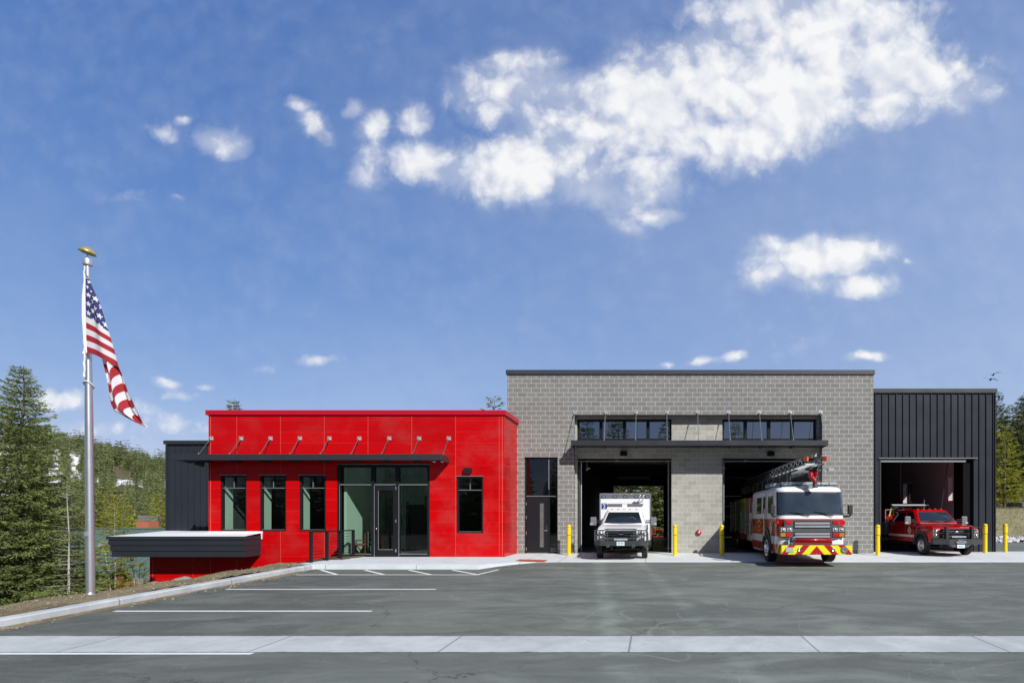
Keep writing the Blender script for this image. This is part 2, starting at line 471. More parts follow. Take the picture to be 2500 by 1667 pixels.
def m_asphalt():
    m, t, b = base('asphalt')
    c = t.coord()
    x, y, z = t.sep(c)
    streak = t.noise(t.vm('MULTIPLY', c, (0.55, 1.3, 1)), 1.0, 7, 0.66, 0.6)
    broad = t.noise(c, 0.22, 4, 0.55, 0.4)
    fine = t.noise(c, 55, 3, 0.75)
    grit = t.noise(c, 170, 2, 0.6)
    col = t.mix(t.ramp(streak, 0.36, 0.70), (0.120, 0.129, 0.122), (0.205, 0.217, 0.205))
    col = t.mix(t.math('MULTIPLY', t.ramp(broad, 0.42, 0.68), 0.4), col, (0.150, 0.158, 0.148))
    # pale dusty wheel tracks leading out of the ambulance bay
    for (x0, k, wd, am) in ((-2.55, -0.128, 0.34, 0.26), (-0.98, -0.134, 0.30, 0.17)):
        d = t.math('ABSOLUTE', t.math('SUBTRACT', x, t.math('MULTIPLY_ADD', y, k, x0)))
        d = t.math('ADD', d, t.math('MULTIPLY', t.math('SUBTRACT', t.noise(c, 0.9, 6, 0.75), 0.5), 0.9))
        f = t.math('MULTIPLY', t.ramp(d, wd, 0.02), t.ramp(streak, 0.25, 0.7))
        col = t.mix(t.math('MULTIPLY', f, am * 1.5), col, (0.34, 0.38, 0.35))
    # scuffs
    sc1 = t.noise(t.vm('MULTIPLY', c, (0.6, 2.4, 1)), 2.0, 5, 0.7, 1.4)
    sc2 = t.noise(t.vm('MULTIPLY', c, (0.5, 1.0, 1)), 3.4, 6, 0.72, 2.2)
    zone = t.math('MULTIPLY', t.ramp(t.noise(c, 0.16, 3, 0.5), 0.40, 0.62), t.ramp(y, 2.0, -12.0, 0.45, 1.0))
    col = t.mix(t.math('MULTIPLY', t.math('MULTIPLY', t.ramp(sc2, 0.53, 0.70), zone), 0.34), col, (0.30, 0.315, 0.297))
    sp = t.new('ShaderNodeTexVoronoi'); sp.inputs['Scale'].default_value = 1.3; t.l.new(c, sp.inputs['Vector'])
    col = t.mix(t.math('MULTIPLY', t.ramp(sp.outputs['Distance'], 0.055, 0.03), 0.55), col, (0.06, 0.062, 0.058))
    col = t.mix(t.math('MULTIPLY', t.ramp(sc1, 0.63, 0.78), 0.45), col, (0.31, 0.325, 0.31))
    col = t.mix(t.math('MULTIPLY', t.ramp(sc1, 0.36, 0.24), 0.35), col, (0.085, 0.09, 0.085))
    for (sc_, of, am) in ((0.42, 0.0, 0.20), (0.27, 7.3, 0.20), (0.8, 3.1, 0.13)):
        ln_ = t.math('ABSOLUTE', t.math('SUBTRACT', t.noise(t.vm('ADD', c, (of, of, 0)), sc_, 2, 0.4, 0.6), 0.5))
        brk = t.ramp(t.noise(t.vm('ADD', c, (of, 0, 0)), 0.5, 3, 0.6), 0.50, 0.60)
        col = t.mix(t.math('MULTIPLY', t.math('MULTIPLY', t.ramp(ln_, 0.0055, 0.0015), brk), am), col, (0.40, 0.41, 0.40))
    ve = t.new('ShaderNodeTexVoronoi', feature='DISTANCE_TO_EDGE'); ve.inputs['Scale'].default_value = 0.17
    t.l.new(t.vm('ADD', c, t.vm('SCALE', t.noise(c, 0.9, 5, 0.65, 0, 1), 1.6)), ve.inputs['Vector'])
    crk = t.math('MULTIPLY', t.ramp(ve.outputs['Distance'], 0.0035, 0.0012), t.ramp(broad, 0.47, 0.56))
    col = t.mix(t.math('MULTIPLY', crk, 0.6), col, (0.04, 0.042, 0.04))
    col = t.vm('MULTIPLY', col, (1.03, 1.055, 0.99))
    dust = t.math('ADD', x, t.math('MULTIPLY', t.math('SUBTRACT', broad, 0.5), 9.0))
    col = t.vm('SCALE', col, t.ramp(dust, -12.0, 1.0, 0.76, 1.04))
    f = t.math('ADD', t.math('MULTIPLY_ADD', t.math('SUBTRACT', fine, 0.5), 0.95, 1.0), t.math('MULTIPLY', t.math('SUBTRACT', grit, 0.5), 1.5))
    t.l.new(t.vm('SCALE', col, f), b.inputs['Base Color'])
    b.inputs['Roughness'].default_value = 0.85
    b.inputs['Specular IOR Level'].default_value = 0.25
    bp = t.new('ShaderNodeBump'); bp.inputs['Strength'].default_value = 0.5; bp.inputs['Distance'].default_value = 0.004
    t.l.new(t.math('ADD', fine, grit), bp.inputs['Height']); t.l.new(bp.outputs[0], b.inputs['Normal'])
    return m


def m_concrete(name, c1, c2, joints=None, stain=0.0, edges=()):
    m, t, b = base(name)
    c = t.coord()
    x, y, z = t.sep(c)
    n = t.noise(c, 1.3, 6, 0.65, 0.5)
    f = t.noise(c, 45, 3, 0.7)
    st = t.noise(t.vm('MULTIPLY', c, (0.7, 2.5, 1)), 3.0, 6, 0.7, 1.0)
    col = t.mix(t.ramp(n, 0.3, 0.7), c1, c2)
    col = t.mix(t.math('MULTIPLY', t.ramp(st, 0.58, 0.78), stain), col, (0.22, 0.23, 0.235))
    if joints:
        for (ax, p, off, wd) in joints:
            q = t.math('DIVIDE', t.math('SUBTRACT', x if ax == 'x' else y, off), p)
            d = t.math('MULTIPLY', t.math('ABSOLUTE', t.math('SUBTRACT', t.math('FRACT', t.math('ADD', q, 0.5)), 0.5)), p)
            col = t.mix(t.math('MULTIPLY', t.ramp(d, wd, wd * 0.4), 0.65), col, (0.12, 0.12, 0.11))
    for e in edges:                                     # grit and chipped edges along the slab
        d = t.math('ADD', t.math('ABSOLUTE', t.math('SUBTRACT', y, e)), t.math('MULTIPLY', t.math('SUBTRACT', t.noise(t.vm('MULTIPLY', c, (1.0, 2, 1)), 3.5, 6, 0.75), 0.5), 0.16))
        col = t.mix(t.math('MULTIPLY', t.ramp(d, 0.035, 0.0), 0.85), col, (0.15, 0.155, 0.145))
    t.l.new(t.vm('SCALE', col, t.math('MULTIPLY_ADD', t.math('SUBTRACT', f, 0.5), 0.22, 1.0)), b.inputs['Base Color'])
    b.inputs['Roughness'].default_value = 0.85
    b.inputs['Specular IOR Level'].default_value = 0.25
    bp = t.new('ShaderNodeBump'); bp.inputs['Strength'].default_value = 0.3; bp.inputs['Distance'].default_value = 0.004
    t.l.new(f, bp.inputs['Height']); t.l.new(bp.outputs[0], b.inputs['Normal'])
    return m


def m_foliage(name, c1, c2, c3, trans=0.25):
    m, t, b = base(name)
    g = t.new('ShaderNodeNewGeometry')
    at_ = t.new('ShaderNodeAttribute', attribute_name='tint')
    n = t.noise(t.coord(), 1.6, 3, 0.6)
    r = g.outputs['Random Per Island']
    col = t.mix(r, c1, c2)
    col = t.mix(t.ramp(t.math('ADD', n, t.math('MULTIPLY', r, 0.25)), 0.55, 0.85), col, c3)
    oi = t.new('ShaderNodeObjectInfo')
    k = t.math('MULTIPLY_ADD', oi.outputs['Random'], 0.35, 0.82)
    k = t.math('MULTIPLY', k, t.math('ADD', 1.0, at_.outputs['Fac']))
    col = t.vm('SCALE', col, k)
    out = [q for q in t.n if q.type == 'OUTPUT_MATERIAL'][0]
    t.l.new(col, b.inputs['Base Color'])
    b.inputs['Roughness'].default_value = 0.6
    b.inputs['Specular IOR Level'].default_value = 0.25
    tl = t.new('ShaderNodeBsdfTranslucent'); t.l.new(col, tl.inputs[0])
    mx = t.new('ShaderNodeMixShader'); mx.inputs[0].default_value = trans
    t.l.new(b.outputs[0], mx.inputs[1]); t.l.new(tl.outputs[0], mx.inputs[2]); t.l.new(mx.outputs[0], out.inputs[0])
    return m


def m_ground(name, c1, c2, c3, scale=1.0, bump=0.8):
    m, t, b = base(name)
    c = t.coord()
    n = t.noise(c, 0.6 * scale, 6, 0.65, 0.5)
    f = t.noise(c, 9 * scale, 6, 0.75, 0.3)
    h = t.noise(c, 40 * scale, 3, 0.7)
    col = t.mix(t.ramp(n, 0.35, 0.65), c1, c2)
    col = t.mix(t.ramp(f, 0.52, 0.72), col, c3)
    t.l.new(t.vm('SCALE', col, t.math('MULTIPLY_ADD', t.math('SUBTRACT', h, 0.5), 0.8, 1.0)), b.inputs['Base Color'])
    b.inputs['Roughness'].default_value = 0.95
    b.inputs['Specular IOR Level'].default_value = 0.1
    bp = t.new('ShaderNodeBump'); bp.inputs['Strength'].default_value = bump; bp.inputs['Distance'].default_value = 0.03
    t.l.new(t.math('ADD', f, h), bp.inputs['Height']); t.l.new(bp.outputs[0], b.inputs['Normal'])
    return m


def m_snowhill():
    m, t, b = base('snowy_slope')
    c = t.coord()
    n = t.noise(c, 0.035, 5, 0.65, 0.6)
    f = t.noise(c, 0.4, 4, 0.7)
    x, y, z = t.sep(c)
    s = t.math('ADD', n, t.math('MULTIPLY', t.math('SUBTRACT', f, 0.5), 0.35))
    s = t.math('ADD', s, t.ramp(z, 0.5, 7, -0.3, 0.26, False))
    col = t.mix(t.ramp(s, 0.46, 0.56), (0.055, 0.068, 0.032), (0.78, 0.80, 0.84))
    t.l.new(col, b.inputs['Base Color'])
    b.inputs['Roughness'].default_value = 0.9
    return m


def m_flag():
    m, t, b = base('flag_cloth')
    uv = t.new('ShaderNodeUVMap').outputs[0]
    u, v, _ = t.sep(uv)
    stripe = t.math('MODULO', t.math('FLOOR', t.math('MULTIPLY', v, 13.0)), 2.0)
    col = t.mix(stripe, (0.42, 0.022, 0.035), (0.80, 0.80, 0.84))
    canton = t.math('MULTIPLY', t.math('LESS_THAN', u, 0.4), t.math('LESS_THAN', v, 7 / 13))
    cu = t.math('MULTIPLY', u, 12 / 0.4); cv = t.math('MULTIPLY', v, 10 * 13 / 7)
    iu = t.math('ROUND', cu); iv = t.math('ROUND', cv)
    par = t.math('LESS_THAN', t.math('MODULO', t.math('ADD', iu, iv), 2.0), 0.5)
    ax = t.math('MULTIPLY', t.math('SUBTRACT', cu, iu), 1.17); ay = t.math('SUBTRACT', cv, iv)
    rad = t.math('SQRT', t.math('ADD', t.math('MULTIPLY', ax, ax), t.math('MULTIPLY', ay, ay)))
    ang = t.math('ARCTAN2', ax, t.math('MULTIPLY', ay, -1.0))
    lim = t.math('MULTIPLY_ADD', t.math('COSINE', t.math('MULTIPLY', ang, 5.0)), 0.17, 0.40)
    star = t.math('MULTIPLY', t.math('LESS_THAN', rad, lim), par)
    star = t.math('MULTIPLY', star, t.math('GREATER_THAN', iv, 0.5))
    cc = t.mix(star, (0.035, 0.045, 0.17), (0.85, 0.85, 0.88))
    col = t.mix(canton, col, cc)
    b.inputs['Roughness'].default_value = 0.8
    out = [q for q in t.n if q.type == 'OUTPUT_MATERIAL'][0]
    t.l.new(col, b.inputs['Base Color'])
    tl = t.new('ShaderNodeBsdfTranslucent'); t.l.new(col, tl.inputs[0])
    mx = t.new('ShaderNodeMixShader'); mx.inputs[0].default_value = 0.3
    t.l.new(b.outputs[0], mx.inputs[1]); t.l.new(tl.outputs[0], mx.inputs[2]); t.l.new(mx.outputs[0], out.inputs[0])
    return m


def m_chevron():
    m, t, b = base('chevron')
    x, y, z = t.sep(t.coord())
    u = t.math('SUBTRACT', t.math('ADD', t.math('ABSOLUTE', x), t.math('MULTIPLY', y, -0.0)), t.math('MULTIPLY', t.math('SUBTRACT', 0.72, z), 0.86))
    u = t.math('ADD', u, t.math('MULTIPLY', t.math('MAXIMUM', t.math('ADD', y, 0.58), 0.0), 0.9))
    f = t.math('FRACT', t.math('DIVIDE', u, 0.49))
    col = t.mix(t.math('LESS_THAN', f, 0.52), (0.42, 0.012, 0.015), (0.80, 0.74, 0.015))
    t.l.new(col, b.inputs['Base Color'])
    b.inputs['Roughness'].default_value = 0.3
    return m


def m_bark(name, c1, c2, sc_=6):
    m, t, b = base(name)
    c = t.coord()
    n = t.noise(t.vm('MULTIPLY', c, (3, 3, 0.7)), sc_, 6, 0.7, 0.5)
    t.l.new(t.mix(t.ramp(n, 0.35, 0.65), c1, c2), b.inputs['Base Color'])
    b.inputs['Roughness'].default_value = 0.9
    bp = t.new('ShaderNodeBump'); bp.inputs['Strength'].default_value = 0.7; bp.inputs['Distance'].default_value = 0.02
    t.l.new(n, bp.inputs['Height']); t.l.new(bp.outputs[0], b.inputs['Normal'])
    return m


RED = m_red_panel()
REDTRIM = plain('red_coping', (0.50, 0.004, 0.022), 0.35, var=0.05)
BLOCK = m_block('grey_block', (0.196, 0.195, 0.186), (0.232, 0.231, 0.221), (0.68, 0.68, 0.67))
BLOCK2 = m_block('split_face_block', (0.33, 0.325, 0.29), (0.42, 0.41, 0.37), (0.60, 0.60, 0.57), 0.25)
BLACK = plain('black_steel', (0.028, 0.031, 0.037), 0.42, var=0.10, vscale=1.5, rvar=0.12)
SHEET = plain('black_sheet_metal', (0.026, 0.031, 0.040), 0.32, var=0.22, vscale=0.8, rvar=0.10, spec=.32)
SLATE = plain('slate_coping', (0.045, 0.049, 0.060), 0.45, var=0.08)
FRAME = plain('window_frame_black', (0.013, 0.014, 0.017), 0.42, var=0.1, spec=.22)
EDGE = plain('bare_aluminium', (0.40, 0.42, 0.42), 0.35, 0.6, var=0.1)
GALV = plain('galvanised', (0.62, 0.64, 0.66), 0.38, 0.7, var=0.15, vscale=30)
CHROME = plain('chrome', (0.78, 0.79, 0.8), 0.12, 1.0)
ALU = plain('brushed_aluminium', (0.66, 0.68, 0.71), 0.36, 0.9, var=0.06, vscale=2.0, rvar=0.06)
YEL = plain('bollard_yellow', (0.80, 0.58, 0.004), 0.45, var=0.06, vscale=5)
YBAND = plain('bollard_band', (0.20, 0.09, 0.004), 0.5)
WHITE = plain('white_paint', (0.80, 0.81, 0.83), 0.28, var=0.02, coat=0.5)
MEMBR = plain('white_membrane', (0.78, 0.80, 0.83), 0.7, var=0.06, vscale=2)
def m_line():
    m, t, b = base('line_paint')
    c = t.coord()
    wear = t.math('ADD', t.ramp(t.noise(c, 7, 6, 0.75), 0.57, 0.70), t.math('MULTIPLY', t.ramp(t.noise(c, 60, 3, 0.7), 0.55, 0.7), 0.35), clamp=True)
    t.l.new(t.mix(t.math('MULTIPLY', wear, 0.6), (0.82, 0.83, 0.82), (0.30, 0.31, 0.30)), b.inputs['Base Color'])
    b.inputs['Roughness'].default_value = 0.8
    return m
LINE = m_line()
MINT = plain('mint_wall', (0.46, 0.60, 0.51), 0.75, var=0.03)
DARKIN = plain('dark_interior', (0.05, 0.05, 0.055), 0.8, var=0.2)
MAUVE = plain('bay_wall', (0.62, 0.49, 0.54), 0.7, var=0.06)  # mauve tint put in for light reflected off the red truck
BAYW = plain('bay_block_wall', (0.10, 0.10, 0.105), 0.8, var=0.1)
BAYF = plain('bay_floor', (0.16, 0.17, 0.16), 0.32, var=0.15, rvar=0.1)
GLS = glass('lobby_glass', (0.72, 0.82, 0.77), 0.015)
GLSD = glass('clerestory_glass', (0.25, 0.28, 0.28), 0.42)
GLSP = glass('dark_pane', (0.30, 0.36, 0.34), 0.05)
CARGL = plain('car_glass', (0.012, 0.016, 0.017), 0.04, spec=0.9, coat=0.6)
TRUCKGL = plain('truck_glass', (0.030, 0.042, 0.056), 0.05, spec=.9, coat=1.0, var=0.9, vscale=1.3)  # uneven base colour painted in for reflections across the windscreen
REDP = plain('truck_red', (0.42, 0.004, 0.010), 0.22, coat=0.8, var=0.03)
REDB = plain('pickup_red', (0.52, 0.003, 0.006), 0.20, coat=0.8, var=0.03)
RUB = plain('rubber', (0.022, 0.022, 0.021), 0.8, var=0.2, vscale=20)
GREYP = plain('gunmetal', (0.085, 0.092, 0.095), 0.4, var=0.08)
DKGREY = plain('dark_grey', (0.040, 0.043, 0.046), 0.5, var=0.15)
PLAST = plain('grey_plastic', (0.16, 0.17, 0.185), 0.5)
LAMP = plain('lamp_lens', (0.55, 0.58, 0.60), 0.08, 0.3, coat=1.0, var=0.5, vscale=40)
CLEAR = plain('clear_lens', (0.40, 0.44, 0.46), 0.1, coat=1.0, var=0.4, vscale=14)
RLENS = plain('red_lens', (0.62, 0.008, 0.012), 0.15, coat=1.0, var=0.2, vscale=60)
ALENS = plain('amber_lens', (0.55, 0.22, 0.01), 0.15, coat=1.0, var=0.2, vscale=60)
ORANGE = plain('orange_panel', (0.78, 0.16, 0.01), 0.4)
MAROON = plain('maroon_panel', (0.16, 0.006, 0.006), 0.4)
GOLD = plain('gold_leaf', (0.60, 0.40, 0.12), 0.4, var=0.3, vscale=30)
CREAM = plain('emblem_cream', (0.55, 0.54, 0.40), 0.5, var=0.3, vscale=40)
BLUE = plain('sign_blue', (0.018, 0.04, 0.20), 0.4)
OVAL = plain('badge_blue', (0.01, 0.02, 0.10), 0.2)
PLATE = plain('licence_plate', (0.70, 0.80, 0.86), 0.4, var=0.08, vscale=60)
INK = plain('dark_lettering', (0.020, 0.023, 0.027), 0.55)
CHEV = m_chevron()
WOOD = plain('chair_wood', (0.14, 0.045, 0.022), 0.45, var=0.3, vscale=12)
CUSH = plain('seat_cushion', (0.30, 0.09, 0.10), 0.9)
TILE = plain('tactile_paving', (0.42, 0.085, 0.045), 0.8, var=0.15, vscale=10)
BRASS = plain('pale_gold_dome', (0.62, 0.52, 0.20), 0.35, 0.6)
ROPE = plain('white_rope', (0.75, 0.75, 0.76), 0.9)
FLAG = m_flag()
TAPE = plain('white_canvas', (0.80, 0.80, 0.82), 0.85)
ASPH = m_asphalt()
CONC = m_concrete('pale_concrete', (0.60, 0.635, 0.645), (0.70, 0.725, 0.73), [('x', 3.3, -0.35, 0.02)], 0.05)
WALK = m_concrete('walk_concrete', (0.55, 0.62, 0.635), (0.67, 0.72, 0.74), [('x', 3.05, -1.9, 0.018)], 0.06)
PAN = m_concrete('gutter_concrete', (0.42, 0.45, 0.45), (0.55, 0.58, 0.575), [('x', 2.8, -0.38, 0.022)], 0.6, (-15.58, -14.6))
KERB = m_concrete('kerb_concrete', (0.40, 0.43, 0.45), (0.58, 0.60, 0.62), [('y', 3.0, 0, 0.02)], 0.5)
DIRT = m_ground('verge_dirt', (0.21, 0.17, 0.10), (0.33, 0.275, 0.17), (0.46, 0.40, 0.28), 2.5)
GRASSY = m_ground('dry_bank', (0.33, 0.30, 0.18), (0.24, 0.22, 0.12), (0.46, 0.42, 0.29), 1.2)
SOIL = m_ground('forest_floor', (0.09, 0.075, 0.045), (0.14, 0.12, 0.075), (0.20, 0.18, 0.12), 1.0)
SNOWM = m_ground('dirty_snow', (0.60, 0.61, 0.64), (0.72, 0.73, 0.76), (0.30, 0.28, 0.26), 1.5)
ROCK = m_ground('rock', (0.30, 0.29, 0.27), (0.42, 0.41, 0.38), (0.20, 0.19, 0.17), 4)
PALEROCK = m_ground('pale_rock', (0.36, 0.33, 0.28), (0.46, 0.43, 0.38), (0.26, 0.23, 0.18), 4)
HILL = m_snowhill()
SPRUCE = m_foliage('spruce_needles', (0.1253, 0.1667, 0.0479), (0.2212, 0.2701, 0.0922), (0.2948, 0.3334, 0.1327), 0.32)
PINE = m_foliage('pine_needles', (0.2242, 0.2542, 0.0269), (0.3588, 0.3737, 0.0508), (0.4485, 0.4186, 0.0748), 0.38)
FIR = m_foliage('fir_needles', (0.081, 0.1148, 0.0459), (0.1418, 0.1755, 0.0621), (0.2025, 0.216, 0.0743), 0.3)
FAR = m_foliage('far_needles', (0.1075, 0.1328, 0.0658), (0.1644, 0.1961, 0.0784), (0.2277, 0.2403, 0.0885), 0.3)  # needles lightened toward grey-green in place of distance haze
BARK = m_bark('bark', (0.10, 0.08, 0.06), (0.20, 0.17, 0.14))
PALEB = m_bark('pale_bark', (0.30, 0.28, 0.25), (0.46, 0.44, 0.40))
GROOF = plain('green_roof', (0.10, 0.155, 0.130), 0.6, var=0.12, vscale=1.5)
CEDAR = plain('cedar_siding', (0.19, 0.055, 0.028), 0.7, var=0.2, vscale=5)
CEDARL = plain('cedar_trim', (0.42, 0.14, 0.075), 0.7, var=0.12)

# ------------------------------------------------------------------ ground
def sstep(a, b, x):
    t = min(1.0, max(0.0, (x - a) / (b - a))); return t * t * (3 - 2 * t)


def lot(y):
    return 0.0 if y > 0 else (0.025 * y if y > -15.57 else -0.389)


def hillh(x, y):
    """the wooded slope far to the left"""
    pts = [(-520, 62), (-420, 58), (-330, 50), (-290, 42), (-262, 36), (-232, 29), (-205, 22), (-150, 8), (-100, 2), (-60, 0)]
    h = pts[0][1] if x < pts[0][0] else 0.0
    for (a, ha), (b, hb) in zip(pts, pts[1:]):
        if a <= x <= b: h = ha + (hb - ha) * (x - a) / (b - a)
    s = sstep(66, 205, y) if y < 205 else 1 - 0.5 * sstep(215, 360, y)
    return h * s


def ground(x, y):
    if x < -11.7 and y < 40:
        d = -11.7 - x
        k = lot(y) + 0.10
        g = k - 0.02 * min(d, 1.5)
        g -= 0.55 * sstep(1.2, 3.6, d) + 0.9 * sstep(3.0, 8.5, d) + 2.2 * sstep(7, 20, d)
        g -= 0.5 * sstep(-6.5, -2.5, y) * sstep(0.6, 5, d)
        g += 0.05 * math.sin(x * 2.1 + y) * math.sin(y * 1.7)
        if y > 25: g += (-3.3 - g) * sstep(25, 40, y)
        return g
    if x < -30: return -3.3 + hillh(x, y)
    if x < -11.7: return -3.3 * sstep(-12, -30, x) + hillh(x, y)
    if x > 13 and y > 9: return 2.3 * sstep(11.2, 18.5, y + 0.3 * math.sin(x)) + 0.16 * min(max(0, y - 20), 70) - 0.05 + min(0, 0)
    if y > 20: return -0.05 - 0.045 * min(max(0, y - 20.4), 11) + 0.03 * max(0, y - 36)
    return lot(y) - 0.45


def grid(name, xs, ys, h, m, smooth=True):
    mb = MB(); nx = len(xs)
    vs = [(x, y, h(x, y)) for y in ys for x in xs]
    fs = [(j * nx + i, j * nx + i + 1, (j + 1) * nx + i + 1, (j + 1) * nx + i) for j in range(len(ys) - 1) for i in range(nx - 1)]
    mb.mesh(vs, fs)
    return mb.build(name, m, smooth=smooth)


def rng(a, b, s):
    n = max(1, round(abs(b - a) / s)); return [a + (b - a) * i / n for i in range(n + 1)]


gx = rng(-900, -60, 30) + rng(-58, -32, 2) + rng(-31, -11.75, 0.6) + [-11.7, -11.69] + rng(-10, 13, 3) + [13.02] + rng(15, 60, 1.5) + rng(70, 900, 60)
gy = rng(-300, -50, 30) + rng(-48, -22, 4) + rng(-21, 8, 0.7) + rng(9, 20, 0.8) + rng(21, 60, 2) + rng(65, 400, 12) + rng(430, 1400, 80)
struct(grid('ground', gx, gy, ground, SOIL))
struct(grid('hillside', rng(-520, -70, 7), rng(66, 385, 7), lambda x, y: -3.25 + hillh(x, y) + 1.2 * math.sin(x * .11) * math.sin(y * .09) * sstep(70, 110, y) - (2.0 if y < 70 or x > -78 else 0), HILL))
# a farther, almost bare snow slope past the end of the ridge
struct(grid('snow_hill', rng(-900, -350, 25), rng(560, 900, 20), lambda x, y: -10 + (76 + 5 * math.sin(x * .013) + 0.012 * (x + 475)) * sstep(560, 720, y), HILL))
struct(grid('dry_bank', rng(15.5, 60, 0.6), rng(11.6, 21, 0.35), lambda x, y: ground(x, y) + 0.05 + 0.06 * math.sin(3.1 * x + 1.7 * y) * math.sin(2.3 * y - x) + 0.04 * math.sin(7 * x) * math.sin(6 * y), GRASSY))
random.seed(4)
struct(grid('verge', rng(-15.2, -11.74, 0.14), rng(-15.5, -4.9, 0.14), lambda x, y: ground(x, y) + 0.035 + random.uniform(-0.022, 0.03), DIRT))

# parking lot: one sheet, with room behind the right-hand wing
mb = MB()
ax = [-11.47] + rng(-10, 60, 5); ay = [-45, -30, -15.58, -15.56] + rng(-15.4, -14.2, .2) + rng(-14, -1, 1) + [0.0, 3, 8, 11.4]
struct(grid('parking_lot', ax, ay, lambda x, y: lot(y) - 0.012, ASPH))
struct(grid('lot_edge', [-40, -11.47], [-45, -30, -15.58, -14.4], lambda x, y: lot(y) - 0.012, ASPH))
struct(grid('gutter_pan', [-40, -11.46] + rng(-10, 60, 5), [-15.58, -15.08, -14.6], lambda x, y: lot(y) - 0.005 - (0.003 if y == -15.08 else 0), PAN))


def paint(name, quads):
    mb = MB()
    for q in quads: mb.face([(x, y, lot(y) - 0.007) for (x, y) in q])
    return struct(mb.build(name, LINE))


def bar(x0, y0, x1, y1, wd=0.1):
    d = Vector((x1 - x0, y1 - y0)).normalized(); n = Vector((-d.y, d.x)) * wd / 2
    return [(x0 + n.x, y0 + n.y), (x0 - n.x, y0 - n.y), (x1 - n.x, y1 - n.y), (x1 + n.x, y1 + n.y)]


for (x0, x1, z) in ((-10.98, -5.6, 13.5), (-11.0, -5.75, 10.73), (-16, -5.84, 7.66)):
    paint('parking_line', [bar(x0, z - D0, x1, z - D0)])
hb = [bar(-11.1, -7.0, -5.42, -7.0)]
for k in range(4): hb.append(bar(-11.05 + 1.453 * k, -5.82, -9.85 + 1.453 * k, -6.95))
hb.append(bar(-5.5, -6.96, -5.2, -5.72))
paint('hatched_bay_marking', hb)

# pavement
def yfront(x): return -5.6 + 2.2 * (1 - (1 - min(1, max(0, (x + 5.9) / 2.1))) ** 2.2)
def hwalk(x, y): return 0.025 * min(y, 0) * sstep(-6.4, -4.2, x)


def slab(name, xs, yback, m, leftwall=False):
    mb = MB()
    rows = []
    for x in xs:
        yf = yfront(x); ys = [yf, yf + 0.16, yf + 0.165] + [yf + 0.165 + (yback - yf - 0.165) * k / 8 for k in range(1, 9)]
        rows.append([(x, y, hwalk(x, y) - (0.008 if k == 1 else 0)) for k, y in enumerate(ys)])
    for a, b in zip(rows, rows[1:]):
        for k in range(len(a) - 1): mb.face([a[k], b[k], b[k + 1], a[k + 1]])
        mb.face([(a[0][0], a[0][1] - 0.02, -0.4), (b[0][0], b[0][1] - 0.02, -0.4), b[0], a[0]])
    for a in ((rows[0][::-1], ) if leftwall else ()):
        for k in range(len(a) - 1): mb.face([(a[k][0], a[k][1], -1.6), (a[k + 1][0], a[k + 1][1], -1.6), a[k + 1], a[k]])
    return struct(mb.build(name, m))


sx = [-12.25] + rng(-11.4, -6, 1.2) + rng(-5.9, -3.8, 0.15)
slab('sidewalk', sx, 0.3, WALK, True)
slab('concrete_apron', rng(-3.8, 26, 1.0), 1.5, CONC)
mb = MB()
for (x0, x1, y0, y1) in ((-5.25, -4.15, -3.45, -2.75),):
    mb.face([(x0, y0, hwalk(x0, y0) + .005), (x1, y0, hwalk(x1, y0) + .005), (x1, y1, hwalk(x1, y1) + .005), (x0, y1, hwalk(x0, y1) + .005)])
tp = mb.build('tactile_paving', TILE)
mb = MB()
for i in range(9):
    for j in range(5): mb.lathe([(0.028, 0), (0.018, 0.008), (0.0, 0.009)], (-5.18 + i * .12, -3.38 + j * .14, hwalk(-4.7, -3.1) + .004), n=6)
mb.build('raised_dome', TILE, tp)['kind'] = 'stuff'
tag(tp, 'brick red tactile paving panel set in the pavement near the side door', 'tactile paving', kind='structure')

mb = MB()   # kerb running towards the camera
for y0, y1 in zip(rng(-15.5, -5.6, 0.9), rng(-15.5, -5.6, 0.9)[1:]):
    p = []
    for y in (y0, y1):
        z = lot(y); p.append([(-11.47, y, z - .05), (-11.47, y, z + .115), (-11.50, y, z + .14), (-11.74, y, z + .14), (-11.78, y, z - .2)])
    for k in range(4): mb.face([p[0][k], p[1][k], p[1][k + 1], p[0][k + 1]][::-1])
mb.face([(-11.47, -5.6, -.2), (-11.47, -5.6, -.02), (-11.5, -5.6, 0), (-11.74, -5.6, 0), (-11.78, -5.6, -.3)])
struct(mb.build('kerb', KERB, smooth=False))
mb = MB(); random.seed(11)   # dirt washed along the foot of the kerb
for y0, y1 in zip(rng(-15.4, -6.2, 0.2), rng(-15.4, -6.2, 0.2)[1:]):
    if not mb.v: wprev = 0.2
    wn_ = min(0.42, max(0.05, wprev + random.uniform(-0.07, 0.07))); 
    mb.face([(-11.46, y0, lot(y0) + .012), (-11.46 + wprev, y0, lot(y0) - .009), (-11.46 + wn_, y1, lot(y1) - .009), (-11.46, y1, lot(y1) + .012)]); wprev = wn_
struct(mb.build('gravel_strip', DIRT))
mb = MB()
for k in range(260):
    y = random.uniform(-15, -5.4); s_ = random.uniform(0.008, 0.03)
    x = random.choice([random.uniform(-14.6, -11.8), random.uniform(-13, -11.8), -11.42 + random.random() ** 2 * 0.4])
    zz = (ground(x, y) + 0.045) if x < -11.7 else lot(y)
    mb.ball((x, y, zz), s_, 6, (random.uniform(.8, 1.5), random.uniform(.8, 1.5), .7))
tag(mb.build('gravel', PALEROCK), kind='stuff')


